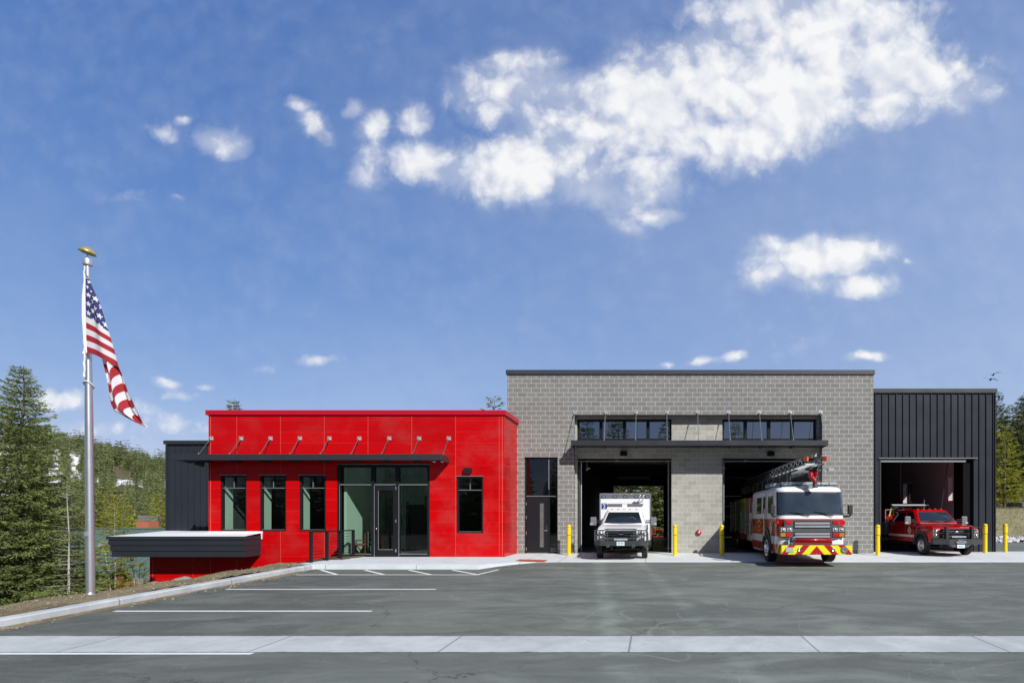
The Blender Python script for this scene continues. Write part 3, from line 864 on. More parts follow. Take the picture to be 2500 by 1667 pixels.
# ------------------------------------------------------------------ fire station
ST = empty('fire_station')
tag(ST, 'low fire station with glossy red front, grey block garage and black metal wing', 'fire station')
YR = -2.0
def rx(px): return (px - VX) / 60.3
def rz(py): return EYE + (VY - py) / 60.3
WIN = [(rx(a), rx(b), rz(1296), rz(1160)) for a, b in ((540, 604), (636, 700.5), (732.5, 797))] + [(rx(1116), rx(1180.3), rz(1301), rz(1163))]
SF = (rx(823.5), rx(1050), -0.004, rz(1134))
mb = MB()
mb.wall(-18.02, -6.07, -1.6, 5.72, YR, YR + 0.28, [(a, b, c, d) for a, b, c, d in WIN] + [(SF[0], SF[1], -0.01, SF[3])])
mb.wall(-20.4, -18.02, -1.9, 0.1, YR, YR + 0.28)
s0 = len(mb.v)
mb.box(-6.35, -6.07, YR + 0.28, 0.0, -0.2, 5.72)
mb.box(-18.02, -17.74, YR + 0.28, 7.0, -1.6, 5.72)
mb.box(-20.4, -20.12, YR + 0.28, 3.0, -1.9, 0.1)
mb.box(-17.74, -6.35, 6.72, 7.0, -1.6, 5.72)
mb.build('red_wall', RED, ST)
TRIM = plain('pale_red_trim', (0.72, 0.09, 0.07), 0.4)
for x, za, zb in ((-17.94, -1.4, 5.7), (-6.15, -.02, 5.7), (-20.27, -1.8, .1)): MB().box(x - .012, x + .012, YR - .006, YR, za, zb).build('corner_trim', TRIM, ST)
mb = MB()
mb.box(-18.10, -5.99, YR - 0.07, YR + 0.40, 5.72, 5.915)
mb.box(-6.40, -5.99, YR + 0.40, -0.002, 5.72, 5.915)
mb.box(-18.10, -17.66, YR + 0.40, 7.05, 5.72, 5.915)
mb.build('coping', REDTRIM, ST, bevel=0.012)
mb = MB(); mb.box(-17.74, -6.35, YR + 0.28, 6.72, 5.2, 5.4); mb.build('flat_roof', DKGREY, ST)

# office interior, with the vestibule behind the glazed entrance
mb = MB()
mb.box(-17.74, -6.35, YR + 0.28, 6.7, -0.12, 0.006)
mb.build('office_floor', plain('office_carpet', (0.075, 0.08, 0.078), 0.7, var=0.3), ST)
mb = MB()
mb.wall(-17.7, -6.4, 0.006, 4.2, 4.5, 4.6, [(-10.95, -10.0, 0.006, 2.3)])
mb.box(-17.7, -6.4, YR + 0.30, 4.5, 4.2, 4.3)
mb.box(-12.72, -12.62, YR + 0.30, 4.5, 0.006, 4.2)
mb.box(-9.15, -9.05, YR + 0.30, 4.5, 0.006, 4.2)
for a, b, c, d in WIN[:3]: mb.box(a + .001, a + .02, YR + 0.155, YR + 0.62, c, d)
mb.build('office_partition', MINT, ST)
for q in ((-17.73, -17.70, YR + .29, 4.5, .01, 4.2), (-17.7, -12.75, 3.9, 4.45, .01, 4.15), (-9.0, -6.4, 1.5, 1.6, .01, 4.15)): MB().box(*q).build('office_lining', DARKIN, ST)
mb = MB(); mb.box(-12.6, -9.2, 0.9, 1.0, 0.01, 2.75); mb2 = MB()
mb = MB(); mb.wall(-12.6, -9.17, 0.01, 4.15, 1.4, 1.5, [(-11.55, -10.75, 0.01, 2.2), (-10.55, -9.5, 0.9, 2.2)]); mb.build('vestibule_wall', plain('inner_wall', (0.22, 0.29, 0.25), 0.8), ST)
mb = MB(); mb.box(-10.75, -10.62, 1.34, 1.399, 0.01, 2.6); mb.box(-11.62, -11.5, 1.34, 1.399, 0.01, 2.3); mb.box(-11.5, -10.75, 1.45, 1.49, 0.01, 2.2); mb.build('inner_door', FRAME, ST)


def window(name, x0, x1, z0, z1, y, panes, fw=0.07, depth=0.12, gm=GLS, splits_z=(), splits_x=(), half=(), edge=True):
    """frame with bars; panes is made as one mesh of separate lights"""
    f = MB()
    f.box(x0, x1, y, y + depth, z1 - fw, z1); f.box(x0, x1, y, y + depth, z0, z0 + fw)
    f.box(x0, x0 + fw, y, y + depth, z0 + fw, z1 - fw); f.box(x1 - fw, x1, y, y + depth, z0 + fw, z1 - fw)
    for sxx, hw in splits_x: f.box(sxx - hw, sxx + hw, y, y + depth, z0 + fw, z1 - fw)
    zs = [z0 + fw] + [z for z, _ in splits_z] + [z1 - fw]
    xs = [x0 + fw] + [x for x, _ in splits_x] + [x1 - fw]
    for sz, hw in splits_z:
        for a, b in zip(xs, xs[1:]): f.box(a, b, y + 0.004, y + depth - .004, sz - hw, sz + hw)
    for (sxx, za, zb, hw) in half: f.box(sxx - hw, sxx + hw, y + .01, y + depth - .01, za, zb)
    fr = f.build(name, FRAME, ST, bevel=0.006, segs=1)
    if panes:
        for a, b in zip(xs, xs[1:]):
            for c, d in zip(zs, zs[1:]):
                g = MB(); g.face([(a, y + depth * .6, c), (b, y + depth * .6, c), (b, y + depth * .6, d), (a, y + depth * .6, d)])
                g.build('pane', gm, fr)
    if edge:
        for sz, hw in splits_z: MB().box(x0 + fw, x1 - fw, y - .004, y + .004, sz - .012, sz + .012).build('glazing_bead', EDGE, fr)
        MB().box(x0 + fw, x1 - fw, y - .003, y + .002, z0 + fw - .014, z0 + fw).build('glazing_bead', EDGE, fr)
        for (sxx, za, zb, hw) in half: MB().box(sxx - .012, sxx + .012, y - .002, y + .012, za, za + (zb - za) * 0.55).build('glazing_bead', EDGE, fr)
    return fr


for i, (a, b, c, d) in enumerate(WIN):
    zt = rz(1191) if i < 3 else rz(1196)
    window('window', a, b, c, d, YR + 0.03, True, gm=GLS if i < 3 else GLSP, splits_z=[(zt, 0.02)], half=[((a + b) / 2, zt + .02, d - .07, 0.018)])
    MB().box(a - .01, b + .01, YR - .03, YR + .03, d, d + .022).build('head_flashing', EDGE, ST)
mx1, mx2, zt = rx(910.5), rx(970), rz(1182)
dz1 = rz(1186)
window('entrance_glazing', SF[0], SF[1], 0.006, SF[3], YR + 0.03, False, fw=0.11, depth=0.14, splits_z=[(zt, 0.05)], splits_x=[(mx1, 0.075), (mx2, 0.075)], edge=False)
eg = ST.children[-1]
for a, b, c, d in ((SF[0] + .11, mx1 - .07, .1, zt), (SF[0] + .11, mx1 - .07, zt, SF[3] - .1), (mx1 + .07, mx2 - .07, zt, SF[3] - .1), (mx2 + .07, SF[1] - .1, .1, zt), (mx2 + .07, SF[1] - .1, zt, SF[3] - .1)):
    g = MB(); g.face([(a, YR + .11, c), (b, YR + .11, c), (b, YR + .11, d), (a, YR + .11, d)]); g.build('pane', GLS, eg)
for q in [(a, b, zt - .03, zt + .005) for a, b in ((SF[0] + .12, mx1 - .06), (mx1 + .08, mx2 - .06), (mx2 + .085, SF[1] - .1))] + [(x, x + .02, .02, zt - .032) for x in (SF[0] + .09, mx1 + .055, mx2 + .06)] + [(mx2 + .085, SF[1] - .1, .1, .125), (SF[0] + .12, mx1 - .06, .1, .125)]:
    MB().box(q[0], q[1], YR + .022, YR + .028, q[2], q[3]).build('glazing_bead', EDGE, eg)
MB().box(SF[0] - .01, SF[1] + .01, YR - .03, YR + .03, SF[3], SF[3] + .022).build('head_flashing', EDGE, ST)
# glass door in the middle
da, db = mx1 + .078, mx2 - .078
d_ = MB()
d_.box(da, da + .14, YR + .05, YR + .10, .02, zt - .06); d_.box(db - .10, db, YR + .05, YR + .10, .02, zt - .06)
d_.box(da + .14, db - .10, YR + .05, YR + .10, zt - .24, zt - .06); d_.box(da + .14, db - .10, YR + .05, YR + .10, .02, .30)
door = d_.build('entrance_door', FRAME, ST, bevel=.005, segs=1)
g = MB(); g.face([(da + .14, YR + .08, .3), (db - .1, YR + .08, .3), (db - .1, YR + .08, zt - .24), (da + .14, YR + .08, zt - .24)]); g.build('pane', GLSP, door)
for q in ((da + .13, da + .15, .29, zt - .25), (da + .15, db - .10, .285, .305)): MB().box(q[0], q[1], YR + .044, YR + .049, q[2], q[3]).build('glazing_bead', EDGE, door)
h = MB(); h.path([(da + .07, YR + .05, .98), (da + .07, YR - .02, .98), (da + .07, YR - .02, 1.26), (da + .07, YR + .05, 1.26)], .014, 8); h.build('pull_handle', FRAME, door)
h = MB(); h.lathe([(0, -.02), (.035, -.02), (.035, .0)], (da + .05, YR + .045, 1.13), 'y', 12); h.build('lock', CHROME, door)
for z in (zt - .15, 1.45, .25): MB().box(db + .005, db + .05, YR + .018, YR + .028, z - .06, z + .06).build('hinge', ALU, door)


def canopy(x0, x1, yb, yf, ztop, zbot, plates, zplate, lip=0.0):
    mb = MB()
    mb.box(x0, x1, yf, yf + .07, zbot, ztop)                        # front channel
    mb.box(x0, x0 + .06, yf + .07, yb - .01, zbot, ztop); mb.box(x1 - .06, x1, yf + .07, yb - .01, zbot, ztop)
    mb.box(x0 + .06, x1 - .06, yf + .07, yb - .012, zbot + .07, zbot + .14)   # deck
    cn = mb.build('canopy', BLACK, ST, bevel=.008, segs=1)
    for x in plates:
        p = MB(); p.box(x - .085, x + .085, yb - .012, yb, zplate - .075, zplate + .075)
        p.box(x - .012, x + .012, yb - .07, yb - .012, zplate - .06, zplate + .02)
        for sx_ in (-.055, .055):
            for sz_ in (-.05, .05): p.lathe([(0, -.02), (.016, -.02), (.016, 0)], (x + sx_, yb - .012, zplate + sz_), 'y', 6)
        p.build('wall_plate', GALV, cn)
        r_ = MB(); r_.tube((x, yb - .06, zplate - .04), (x, yf + .20, ztop - .03), .013, n=6)
        r_.tube((x, yb - .06, zplate - .05), (x, yb - .14, zplate - .05 - .11), .024, n=6)
        r_.tube((x, yf + .20, ztop - .03), (x, yf + .24, ztop + .08), .026, n=6)
        r_.build('hanger_rod', GREYP if zplate < 5 else EDGE, cn)
    for x in plates: MB().box(x - .03, x + .03, yf + .075, yb - .015, zbot - .03, zbot + .068).build('outrigger', BLACK, cn)
    return cn


c1 = canopy(-18.79, -8.29, YR, YR - .82, 4.05, 3.815, [rx(p) for p in (518, 591, 662.4, 734, 806, 878.7, 951.7, 1024.6, 1096.7)], rz(1070.3))
c1['label'] = 'black canopy on the red wall above the entrance'
w_ = MB()   # tapered gusset under the free end
w_.prism([(-18.75, 3.815), (-18.0, 3.60), (-17.95, 3.815)], 'y', YR - .3, YR - .24); w_.prism([(-18.4, 3.815), (-18.0, 3.66), (-17.95, 3.815)], 'y', YR - .7, YR - .64)
w_.build('gusset', BLACK, c1)

# black stair wing at the far left
mb = MB()
mb.box(-22.49, -18.03, 1.0, 9.0, -1.9, 4.98)
for k in range(16): mb.box(-22.40 + k * .289, -22.378 + k * .289, 0.965, 1.0, -1.5, 4.94)
mb.box(-22.51, -22.43, 0.955, 1.02, -1.5, 4.94)
mb.build('black_stair_wall', SHEET, ST)
MB().box(-22.56, -18.03, 0.90, 9.05, 4.96, 5.13).build('coping', BLACK, ST, bevel=.01)

# terrace box in front of it
def outline(k):
    o = .04 * k
    return [(-21.2 + o, -2.9 + o * .6), (-15.87 - o * .3, -2.9 + o * .6), (-15.87 - o * .3, YR - .004), (-18.03, YR - .004), (-18.03, .96), (-22.49 + o, .96)]
ter = None
for k, (za, zb) in enumerate(((.735, .857), (.515, .725), (.295, .505), (.06, .285))):
    mb = MB(); mb.prism(outline(k if k else -.3), 'z', za, zb)
    if k < 3: mb.prism(outline(k + 1.6), 'z', za - .012, za + .001)
    o = mb.build('terrace_box' if k == 0 else 'lap_board', SHEET, ST if k == 0 else ter)
    if k == 0: ter = o
mb = MB()
A, B_, C_, D_, E_, G_ = outline(.5)
mb.face([(A[0], A[1], .862), (B_[0], B_[1], .862), (C_[0], C_[1], .97), (D_[0], D_[1], .985), (E_[0], E_[1], 1.0), (G_[0], G_[1], .98)])
mb.build('terrace_deck', MEMBR, ter)
mb = MB(); mb.box(-18.0, -15.83, YR - .02, YR - .002, .93, 1.035); mb.box(-15.86, -15.83, YR - .05, YR - .02, .72, 1.0); mb.build('flashing', MEMBR, ter)

# grey block garage
def gxx(px): return (px - VX) / 55.3
def gzz(py): return EYE + (VY - py) / 55.3
XL, XR, RXL, RXR = gxx(1238), gxx(2133), -3.567, 7.41
DX0, DX1, DZ = gxx(1279.7), gxx(1361), gzz(1115)
YC = 0.40
B1, B2 = (-3.49, 0.765, 0.0, 4.28), (3.05, 7.30, 0.0, 4.28)
W1, W2 = (-3.49, 0.765, 5.08, 6.02), (3.05, 7.30, 5.08, 6.02)
mb = MB()
mb.wall(XL, XR, -0.2, 7.9, 0.0, YC, [(RXL, RXR, -0.3, 6.13), (DX0, DX1, -0.3, DZ)])
mb.box(XL, XL + .3, YC, 20.4, -0.2, 7.9)
mb.box(XR - .3, XR, YC, 20.4, -0.2, 7.9)
mb.build('grey_block_wall', BLOCK, ST)
mb = MB()
mb.wall(RXL - .3, RXR + .3, -0.2, 6.6, YC + .002, YC + .32, [(B1[0], B1[1], -.3, B1[3]), (B2[0], B2[1], -.3, B2[3]), W1, W2])
mb.build('recessed_block_wall', BLOCK2, ST)
MB().box(XL - .05, XR + .05, -.06, .46, 7.9, 8.10).build('coping', SLATE, ST, bevel=.012)
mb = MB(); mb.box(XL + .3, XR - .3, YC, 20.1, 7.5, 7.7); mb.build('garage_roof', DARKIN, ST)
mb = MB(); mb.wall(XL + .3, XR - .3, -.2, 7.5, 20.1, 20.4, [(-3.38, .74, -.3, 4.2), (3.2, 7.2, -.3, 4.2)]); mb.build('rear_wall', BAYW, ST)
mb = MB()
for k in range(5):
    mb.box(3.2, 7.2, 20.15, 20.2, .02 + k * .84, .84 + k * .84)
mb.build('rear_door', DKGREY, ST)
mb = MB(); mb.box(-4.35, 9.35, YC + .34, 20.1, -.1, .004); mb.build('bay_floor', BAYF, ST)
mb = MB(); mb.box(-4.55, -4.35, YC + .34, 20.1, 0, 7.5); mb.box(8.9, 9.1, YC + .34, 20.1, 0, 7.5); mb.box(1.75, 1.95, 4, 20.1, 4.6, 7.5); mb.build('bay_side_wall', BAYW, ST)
mb = MB()
for k in range(12):
    y = 1.9 + k * 1.5
    mb.box(-4.35, 8.9, y, y + .08, 4.95, 5.03); mb.box(-4.35, 8.9, y, y + .08, 5.5, 5.58)
    for j in range(16): mb.tube((-4.3 + j * .82, y + .04, 5.0), (-3.9 + j * .82, y + .04, 5.55), .018, n=5)
mb.build('roof_truss', DKGREY, ST)
MB().box(-3.38, .74, 19.2, 20.05, 4.2, 4.9).build('rear_door_housing', DARKIN, ST)

for (a, b, zb, yy) in ((B1[0], B1[1], B1[3], YC + .30), (B2[0], B2[1], B2[3], YC + .30)):
    t = MB(); t.box(a, a + .05, yy - .03, yy + .12, 0, zb - .06); t.box(b - .05, b, yy - .03, yy + .12, 0, zb - .06); t.box(a, b, yy - .1, yy + .12, zb - .06, zb)
    fr = t.build('bay_door_frame', FRAME, ST)
    e = MB(); e.box(a + .02, b - .02, yy - .13, yy - .1, zb - .16, zb - .13); e.box(a + .02, b - .02, yy - .12, yy - .1, zb - .02, zb + .004)
    e.build('head_angle', EDGE, fr)
    for x in (a + .12, b - .12):                               # curved tracks and the open door lying under the ceiling
        t = MB()
        pts = [(x, yy + .2, 0), (x, yy + .2, zb - .2)] + [(x, yy + .2 + .4 * (1 - math.cos(q)), zb - .2 + .4 * math.sin(q)) for q in (.4, .8, 1.2, 1.57)] + [(x, yy + 4.6, zb + .25)]
        t.path(pts, .03, 5)
        t.tube((x, yy + 1.2, zb + .2), (x, yy + 1.2, zb + .75), .015, n=5); t.tube((x, yy + 3.5, zb + .2), (x, yy + 3.5, zb + .75), .015, n=5)
        t.build('door_track', GALV, fr)
    t = MB()
    for k in range(5): t.box(a + .14, b - .14, yy + .75 + k * .8, yy + 1.53 + k * .8, zb + .22, zb + .27)
    t.build('raised_door', GREYP, fr)
    if a < 0:
        t = MB()
        for k in range(44): t.box(a + .0555, a + .075, yy - .01, yy + .06, .25 + k * .082, .29 + k * .082)
        t.box(a + .05, a + .056, yy - .01, yy + .06, .2, 3.9); t.build('track_bolt_row', EDGE, fr)  # row of track bolts joined by an added thin backing strip
    ls = MB(); ls.box((a + b) / 2 - .9, (a + b) / 2 + 1.1, 8.0, 8.25, 3.9, 4.02); 
    ls.build('strip_lamp', PLAST, fr)
    for (lx, ly, lz) in ((a + .22, 2.2, 4.0), (a + 1.55, 3.4, 4.55)):
        ls = MB(); ls.lathe([(0, .02), (.05, .03), (.13, -.10), (.12, -.11), (0, -.06)], (lx, ly, lz), rot=Matrix.Rotation(R(-35), 3, 'Y')); ls.tube((lx, ly, lz), (lx, ly, 4.97), .012, n=5); ls.build('bay_lamp', plain('lamp_shade_pale', (.8, .75, .55), .4), fr)

for (a, b, c, d) in (W1, W2):
    q = (b - a) / 4
    window('clerestory_window', a, b, c, d, YC + .16, True, fw=.085, depth=.12, gm=GLSD, splits_x=[(a + q * k, .075) for k in (1, 2, 3)], edge=False)
    MB().box(a, b, YC - .02, YC + .16, c - .03, c + .012).build('sill_flashing', FRAME, ST)
cw = canopy(RXL, RXR, 0.0, -.82, 4.885, 4.655, [gxx(p) for p in (1403, 1478, 1552.8, 1628, 1703, 1778.5, 1853.7, 1929, 2003.3)], gzz(1005.5))
cw['label'] = 'black canopy on the grey block wall above the bays'
MB().box(RXL + .062, RXR - .062, 0.0, YC - .004, 4.72, 4.80).build('canopy_deck', BLACK, cw)
# sill of blockwork between bay head and canopy is the recessed wall itself

# side door with transom and sidelight
dm, dtz = gxx(1338.5), gzz(1210.6)
window('side_door_frame', DX0, DX1, 0.006, DZ, .10, False, fw=.06, depth=.14, splits_x=[(dm, .035)], splits_z=[(dtz, .03)], edge=False)
sdf = ST.children[-1]
for a, b, c, d in ((DX0 + .06, dm - .03, dtz, DZ - .06), (dm + .03, DX1 - .06, dtz, DZ - .06), (dm + .03, DX1 - .06, .06, dtz)):
    g = MB(); g.face([(a, .19, c), (b, .19, c), (b, .19, d), (a, .19, d)]); g.build('pane', GLSP, sdf)
e = MB(); e.box(DX0 + .06, dm, .094, .099, dtz - .012, dtz + .02); e.box(dm, DX1 - .1, .094, .099, dtz - .012, dtz + .012); e.box(dm - .012, dm + .02, .092, .099, dtz + .3, DZ - .1); e.box(DX0 + .08, dm - .04, .094, .12, .006, .03)
e.build('threshold_trim', EDGE, sdf)
d_ = MB(); d_.box(DX0 + .065, dm - .04, .12, .17, .03, dtz - .035)
sd = d_.build('side_door', plain('door_black', (0.015, 0.017, 0.020), 0.34, var=.15, spec=.22), ST, bevel=.004, segs=1)
hx = gxx(1260 + 343 / 5.6)
g = MB(); g.box(hx - .075, hx + .075, .113, .119, .28, dtz - .32); g.build('vision_panel', plain('vision_glass', (.13, .13, .12), .08, var=.5, vscale=2, coat=1), sd)
e = MB(); e.box(hx - .1, hx - .075, .108, .119, .26, dtz - .3); e.box(hx + .075, hx + .1, .108, .119, .26, dtz - .3); e.build('panel_frame', DKGREY, sd)
e = MB(); e.box(hx + .17, hx + .27, .10, .119, .95, 1.26); e.tube((hx + .22, .09, 1.02), (hx + .08, .08, 1.02), .014, n=6); e.build('lever_handle', CHROME, sd)
for z in (.2, .9, 1.6, 2.2): MB().box(DX0 + .05, DX0 + .075, .098, .118, z - .07, z + .07).build('hinge', ALU, sd)
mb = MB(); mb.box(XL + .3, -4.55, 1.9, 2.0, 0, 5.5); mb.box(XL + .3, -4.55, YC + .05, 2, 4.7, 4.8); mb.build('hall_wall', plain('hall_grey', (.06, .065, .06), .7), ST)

# black metal wing on the right
YW = 1.2
def wx(px): return (px - VX) / 52.5
def wz(py): return EYE + (VY - py) / 52.5
WXL, WXR = XR, wx(2429)
O0, O1, OZ = wx(2150), wx(2377), wz(1120)
mb = MB()
mb.wall(WXL, WXR, -.2, 7.38, YW, YW + .12, [(O0, O1, -.3, OZ)])
hw = [(2.46, 3.54), (7.3, 8.4), (12, 13.1)]
q0 = len(mb.v)
mb.wall(YW + .12, 20, -.2, 7.38, 0, .12, [(a, b, 2.45, 3.62) for a, b in hw])
mb.turn(Matrix(((0, 1, 0, WXR - .12), (1, 0, 0, 0), (0, 0, 1, 0), (0, 0, 0, 1))), q0)
k = 0
while WXR - .10 - k * .322 > WXL + .1:
    x = WXR - .10 - k * .322
    mb.box(x - .014, x + .014, YW - .045, YW, -.02 if (x < O0 - .03 or x > O1 + .03) else OZ + .05, 7.36); k += 1
mb.box(WXR - .035, WXR + .012, YW - .05, YW + .1, -.02, 7.36)
mb.build('black_metal_wall', SHEET, ST)
MB().box(WXL + .003, WXR + .06, YW - .08, 20.1, 7.36, 7.57).build('coping', BLACK, ST, bevel=.012)
t = MB(); t.box(O0 - .07, O0, YW - .03, YW + .2, 0, OZ); t.box(O0 - .1, O1 + .12, YW - .07, YW, OZ, OZ + .05)
t.build('bay_door_frame', BLACK, ST)
fr = ST.children[-1]
t = MB(); t.box(O0 - .12, O1 + .14, YW - .078, YW - .07, OZ + .02, OZ + .045); t.box(O0, O1 - .35, YW + .03, YW + .09, OZ - .14, OZ - .03); t.build('head_angle', EDGE, fr)
t = MB(); t.box(O1 - .42, O1 + .06, YW + .13, YW + .9, 0, OZ + .1); t.build('door_jamb_housing', plain('jamb_black', (.006, .006, .007), .8, spec=.1), fr)
t = MB(); t.tube((O0 + 2.32, 4.2, OZ + .3), (O0 + 2.32, 4.2, 0), .03, n=6); t.build('downpipe', plain('pipe_grey', (.12, .1, .1), .5), fr)
t = MB(); t.tube((14.1, 2.0, OZ + .1), (13.72, 2.0, 1.75), .018, n=6); t.lathe([(.05, 0), (.07, .1), (.05, .25), (.0, .26)], (13.72, 2.0, 1.6), n=10); t.build('pull_cord', INK, fr)
# interior
IX = 14.95
s0 = MB(); s0.wall(YW + .2, 20, 0, 6.2, 0, .42, [(a, b, 2.45, 3.62) for a, b in hw])
s0.turn(Matrix(((0, 1, 0, IX), (1, 0, 0, 0), (0, 0, 1, 0), (0, 0, 0, 1))))
s0.build('bay_inner_wall', MAUVE, ST)
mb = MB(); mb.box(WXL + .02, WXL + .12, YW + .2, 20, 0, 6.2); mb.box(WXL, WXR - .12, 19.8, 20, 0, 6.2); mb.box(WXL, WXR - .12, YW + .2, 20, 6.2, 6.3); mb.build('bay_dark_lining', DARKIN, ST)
mb = MB(); mb.box(WXL + .12, WXR - .13, YW + .1, 19.8, -.1, .006); mb.build('bay_floor', BAYF, ST)
# openings in the outer skin for those windows: frames sit in the reveal
for a, b in hw:
    t = MB(); t.box(IX + .30, IX + .38, a, a + .3, 2.45, 3.62); t.box(IX + .30, IX + .38, b - .1, b, 2.45, 3.62); t.box(IX + .30, IX + .38, a, b, 2.45, 2.53); t.box(IX + .30, IX + .38, a, b, 3.52, 3.62)
    t.build('reveal_window', FRAME, ST)

# ------------------------------------------------------------------ wheels
def wheel(parent, x, y, z, Rr, wd, rim, side, name='wheel', rimmat=ALU, bolts=10, lugs=False):
    """side -1: outer face looks to -x"""
    t = MB(); n = 40
    prof = [(rim * .98, -wd * .42), (Rr * .80, -wd * .5), (Rr * .95, -wd * .47), (Rr, -wd * .36), (Rr, -wd * .13), (Rr * .985, -wd * .12), (Rr * .985, -wd * .04), (Rr, -wd * .03),
            (Rr, wd * .03), (Rr * .985, wd * .04), (Rr * .985, wd * .12), (Rr, wd * .13), (Rr, wd * .36), (Rr * .95, wd * .47), (Rr * .80, wd * .5), (rim * .98, wd * .42)]
    t.lathe(prof, (x, y, z), 'x', n)
    for i in range(n):                                             # tread notches on the shoulders
        if i % 2: continue
        for j in (2, 3, 12, 13):
            k = len(t.v) - n * len(prof) + j * n + i
            v = Vector(t.v[k]); c = Vector((v.x, y, z)); t.v[k] = tuple(c + (v - c) * .975)
    w_ = t.build(name, RUB, parent)
    o = side * wd * .5
    r_ = MB()
    r_.lathe([(rim, o * .86), (rim * .97, o * 1.0), (rim * .90, o * .98), (rim * .84, o * .62), (rim * .70, o * .50), (rim * .42, o * .74), (rim * .40, o * .95), (rim * .22, o * 1.02), (rim * .20, o * 1.18), (0, o * 1.2)], (x, y, z), 'x', 28, flip=side > 0)
    for i in range(bolts):
        q = 2 * math.pi * i / bolts
        r_.tube((x + o * .66, y + rim * .54 * math.cos(q), z + rim * .54 * math.sin(q)), (x + o * .9, y + rim * .54 * math.cos(q), z + rim * .54 * math.sin(q)), .02, n=6)
    r_.build('rim', rimmat, w_)
    h = MB()
    for i in range(8):
        q = 2 * math.pi * (i + .5) / 8
        h.ball((x + o * .56, y + rim * .77 * math.cos(q), z + rim * .77 * math.sin(q)), rim * .085, 8, (.35, 1, 1))
    h.build('rim_hole', RUB, w_)
    return w_


def arc(cy, cz, r, a0, a1, n=9):
    return [(cy + r * math.cos(R(a0 + (a1 - a0) * i / n)), cz + r * math.sin(R(a0 + (a1 - a0) * i / n))) for i in range(n + 1)]


def emblem(parent, M, r, name='emblem'):
    """round fire badge: cream cross with a dark middle"""
    e = MB(); n = 32
    pts = []
    for i in range(n):
        q = 2 * math.pi * i / n; k = r * (1 - .20 * (math.cos(4 * q) < -.35))
        pts.append((k * math.cos(q), k * math.sin(q), 0))
    e.face([M @ Vector(p) for p in pts])
    e.cur = 1
    e.face([M @ Vector((.34 * r * math.cos(2 * math.pi * i / 16), .44 * r * math.sin(2 * math.pi * i / 16), .002)) for i in range(16)])
    for i in range(4):
        q = math.pi / 2 * i + math.pi / 4
        e.face([M @ Vector((r * (.60 * math.cos(q) + a * math.cos(q) - b * math.sin(q)), r * (.60 * math.sin(q) + a * math.sin(q) + b * math.cos(q)), .002)) for a, b in ((-.15, -.05), (.17, -.05), (.17, .05), (-.15, .05))])
    e.cur = 0
    e.face([M @ Vector((.12 * r * math.cos(2 * math.pi * i / 12), .30 * r * math.sin(2 * math.pi * i / 12), .004)) for i in range(12)])
    return e.build(name, [CREAM, INK], parent)


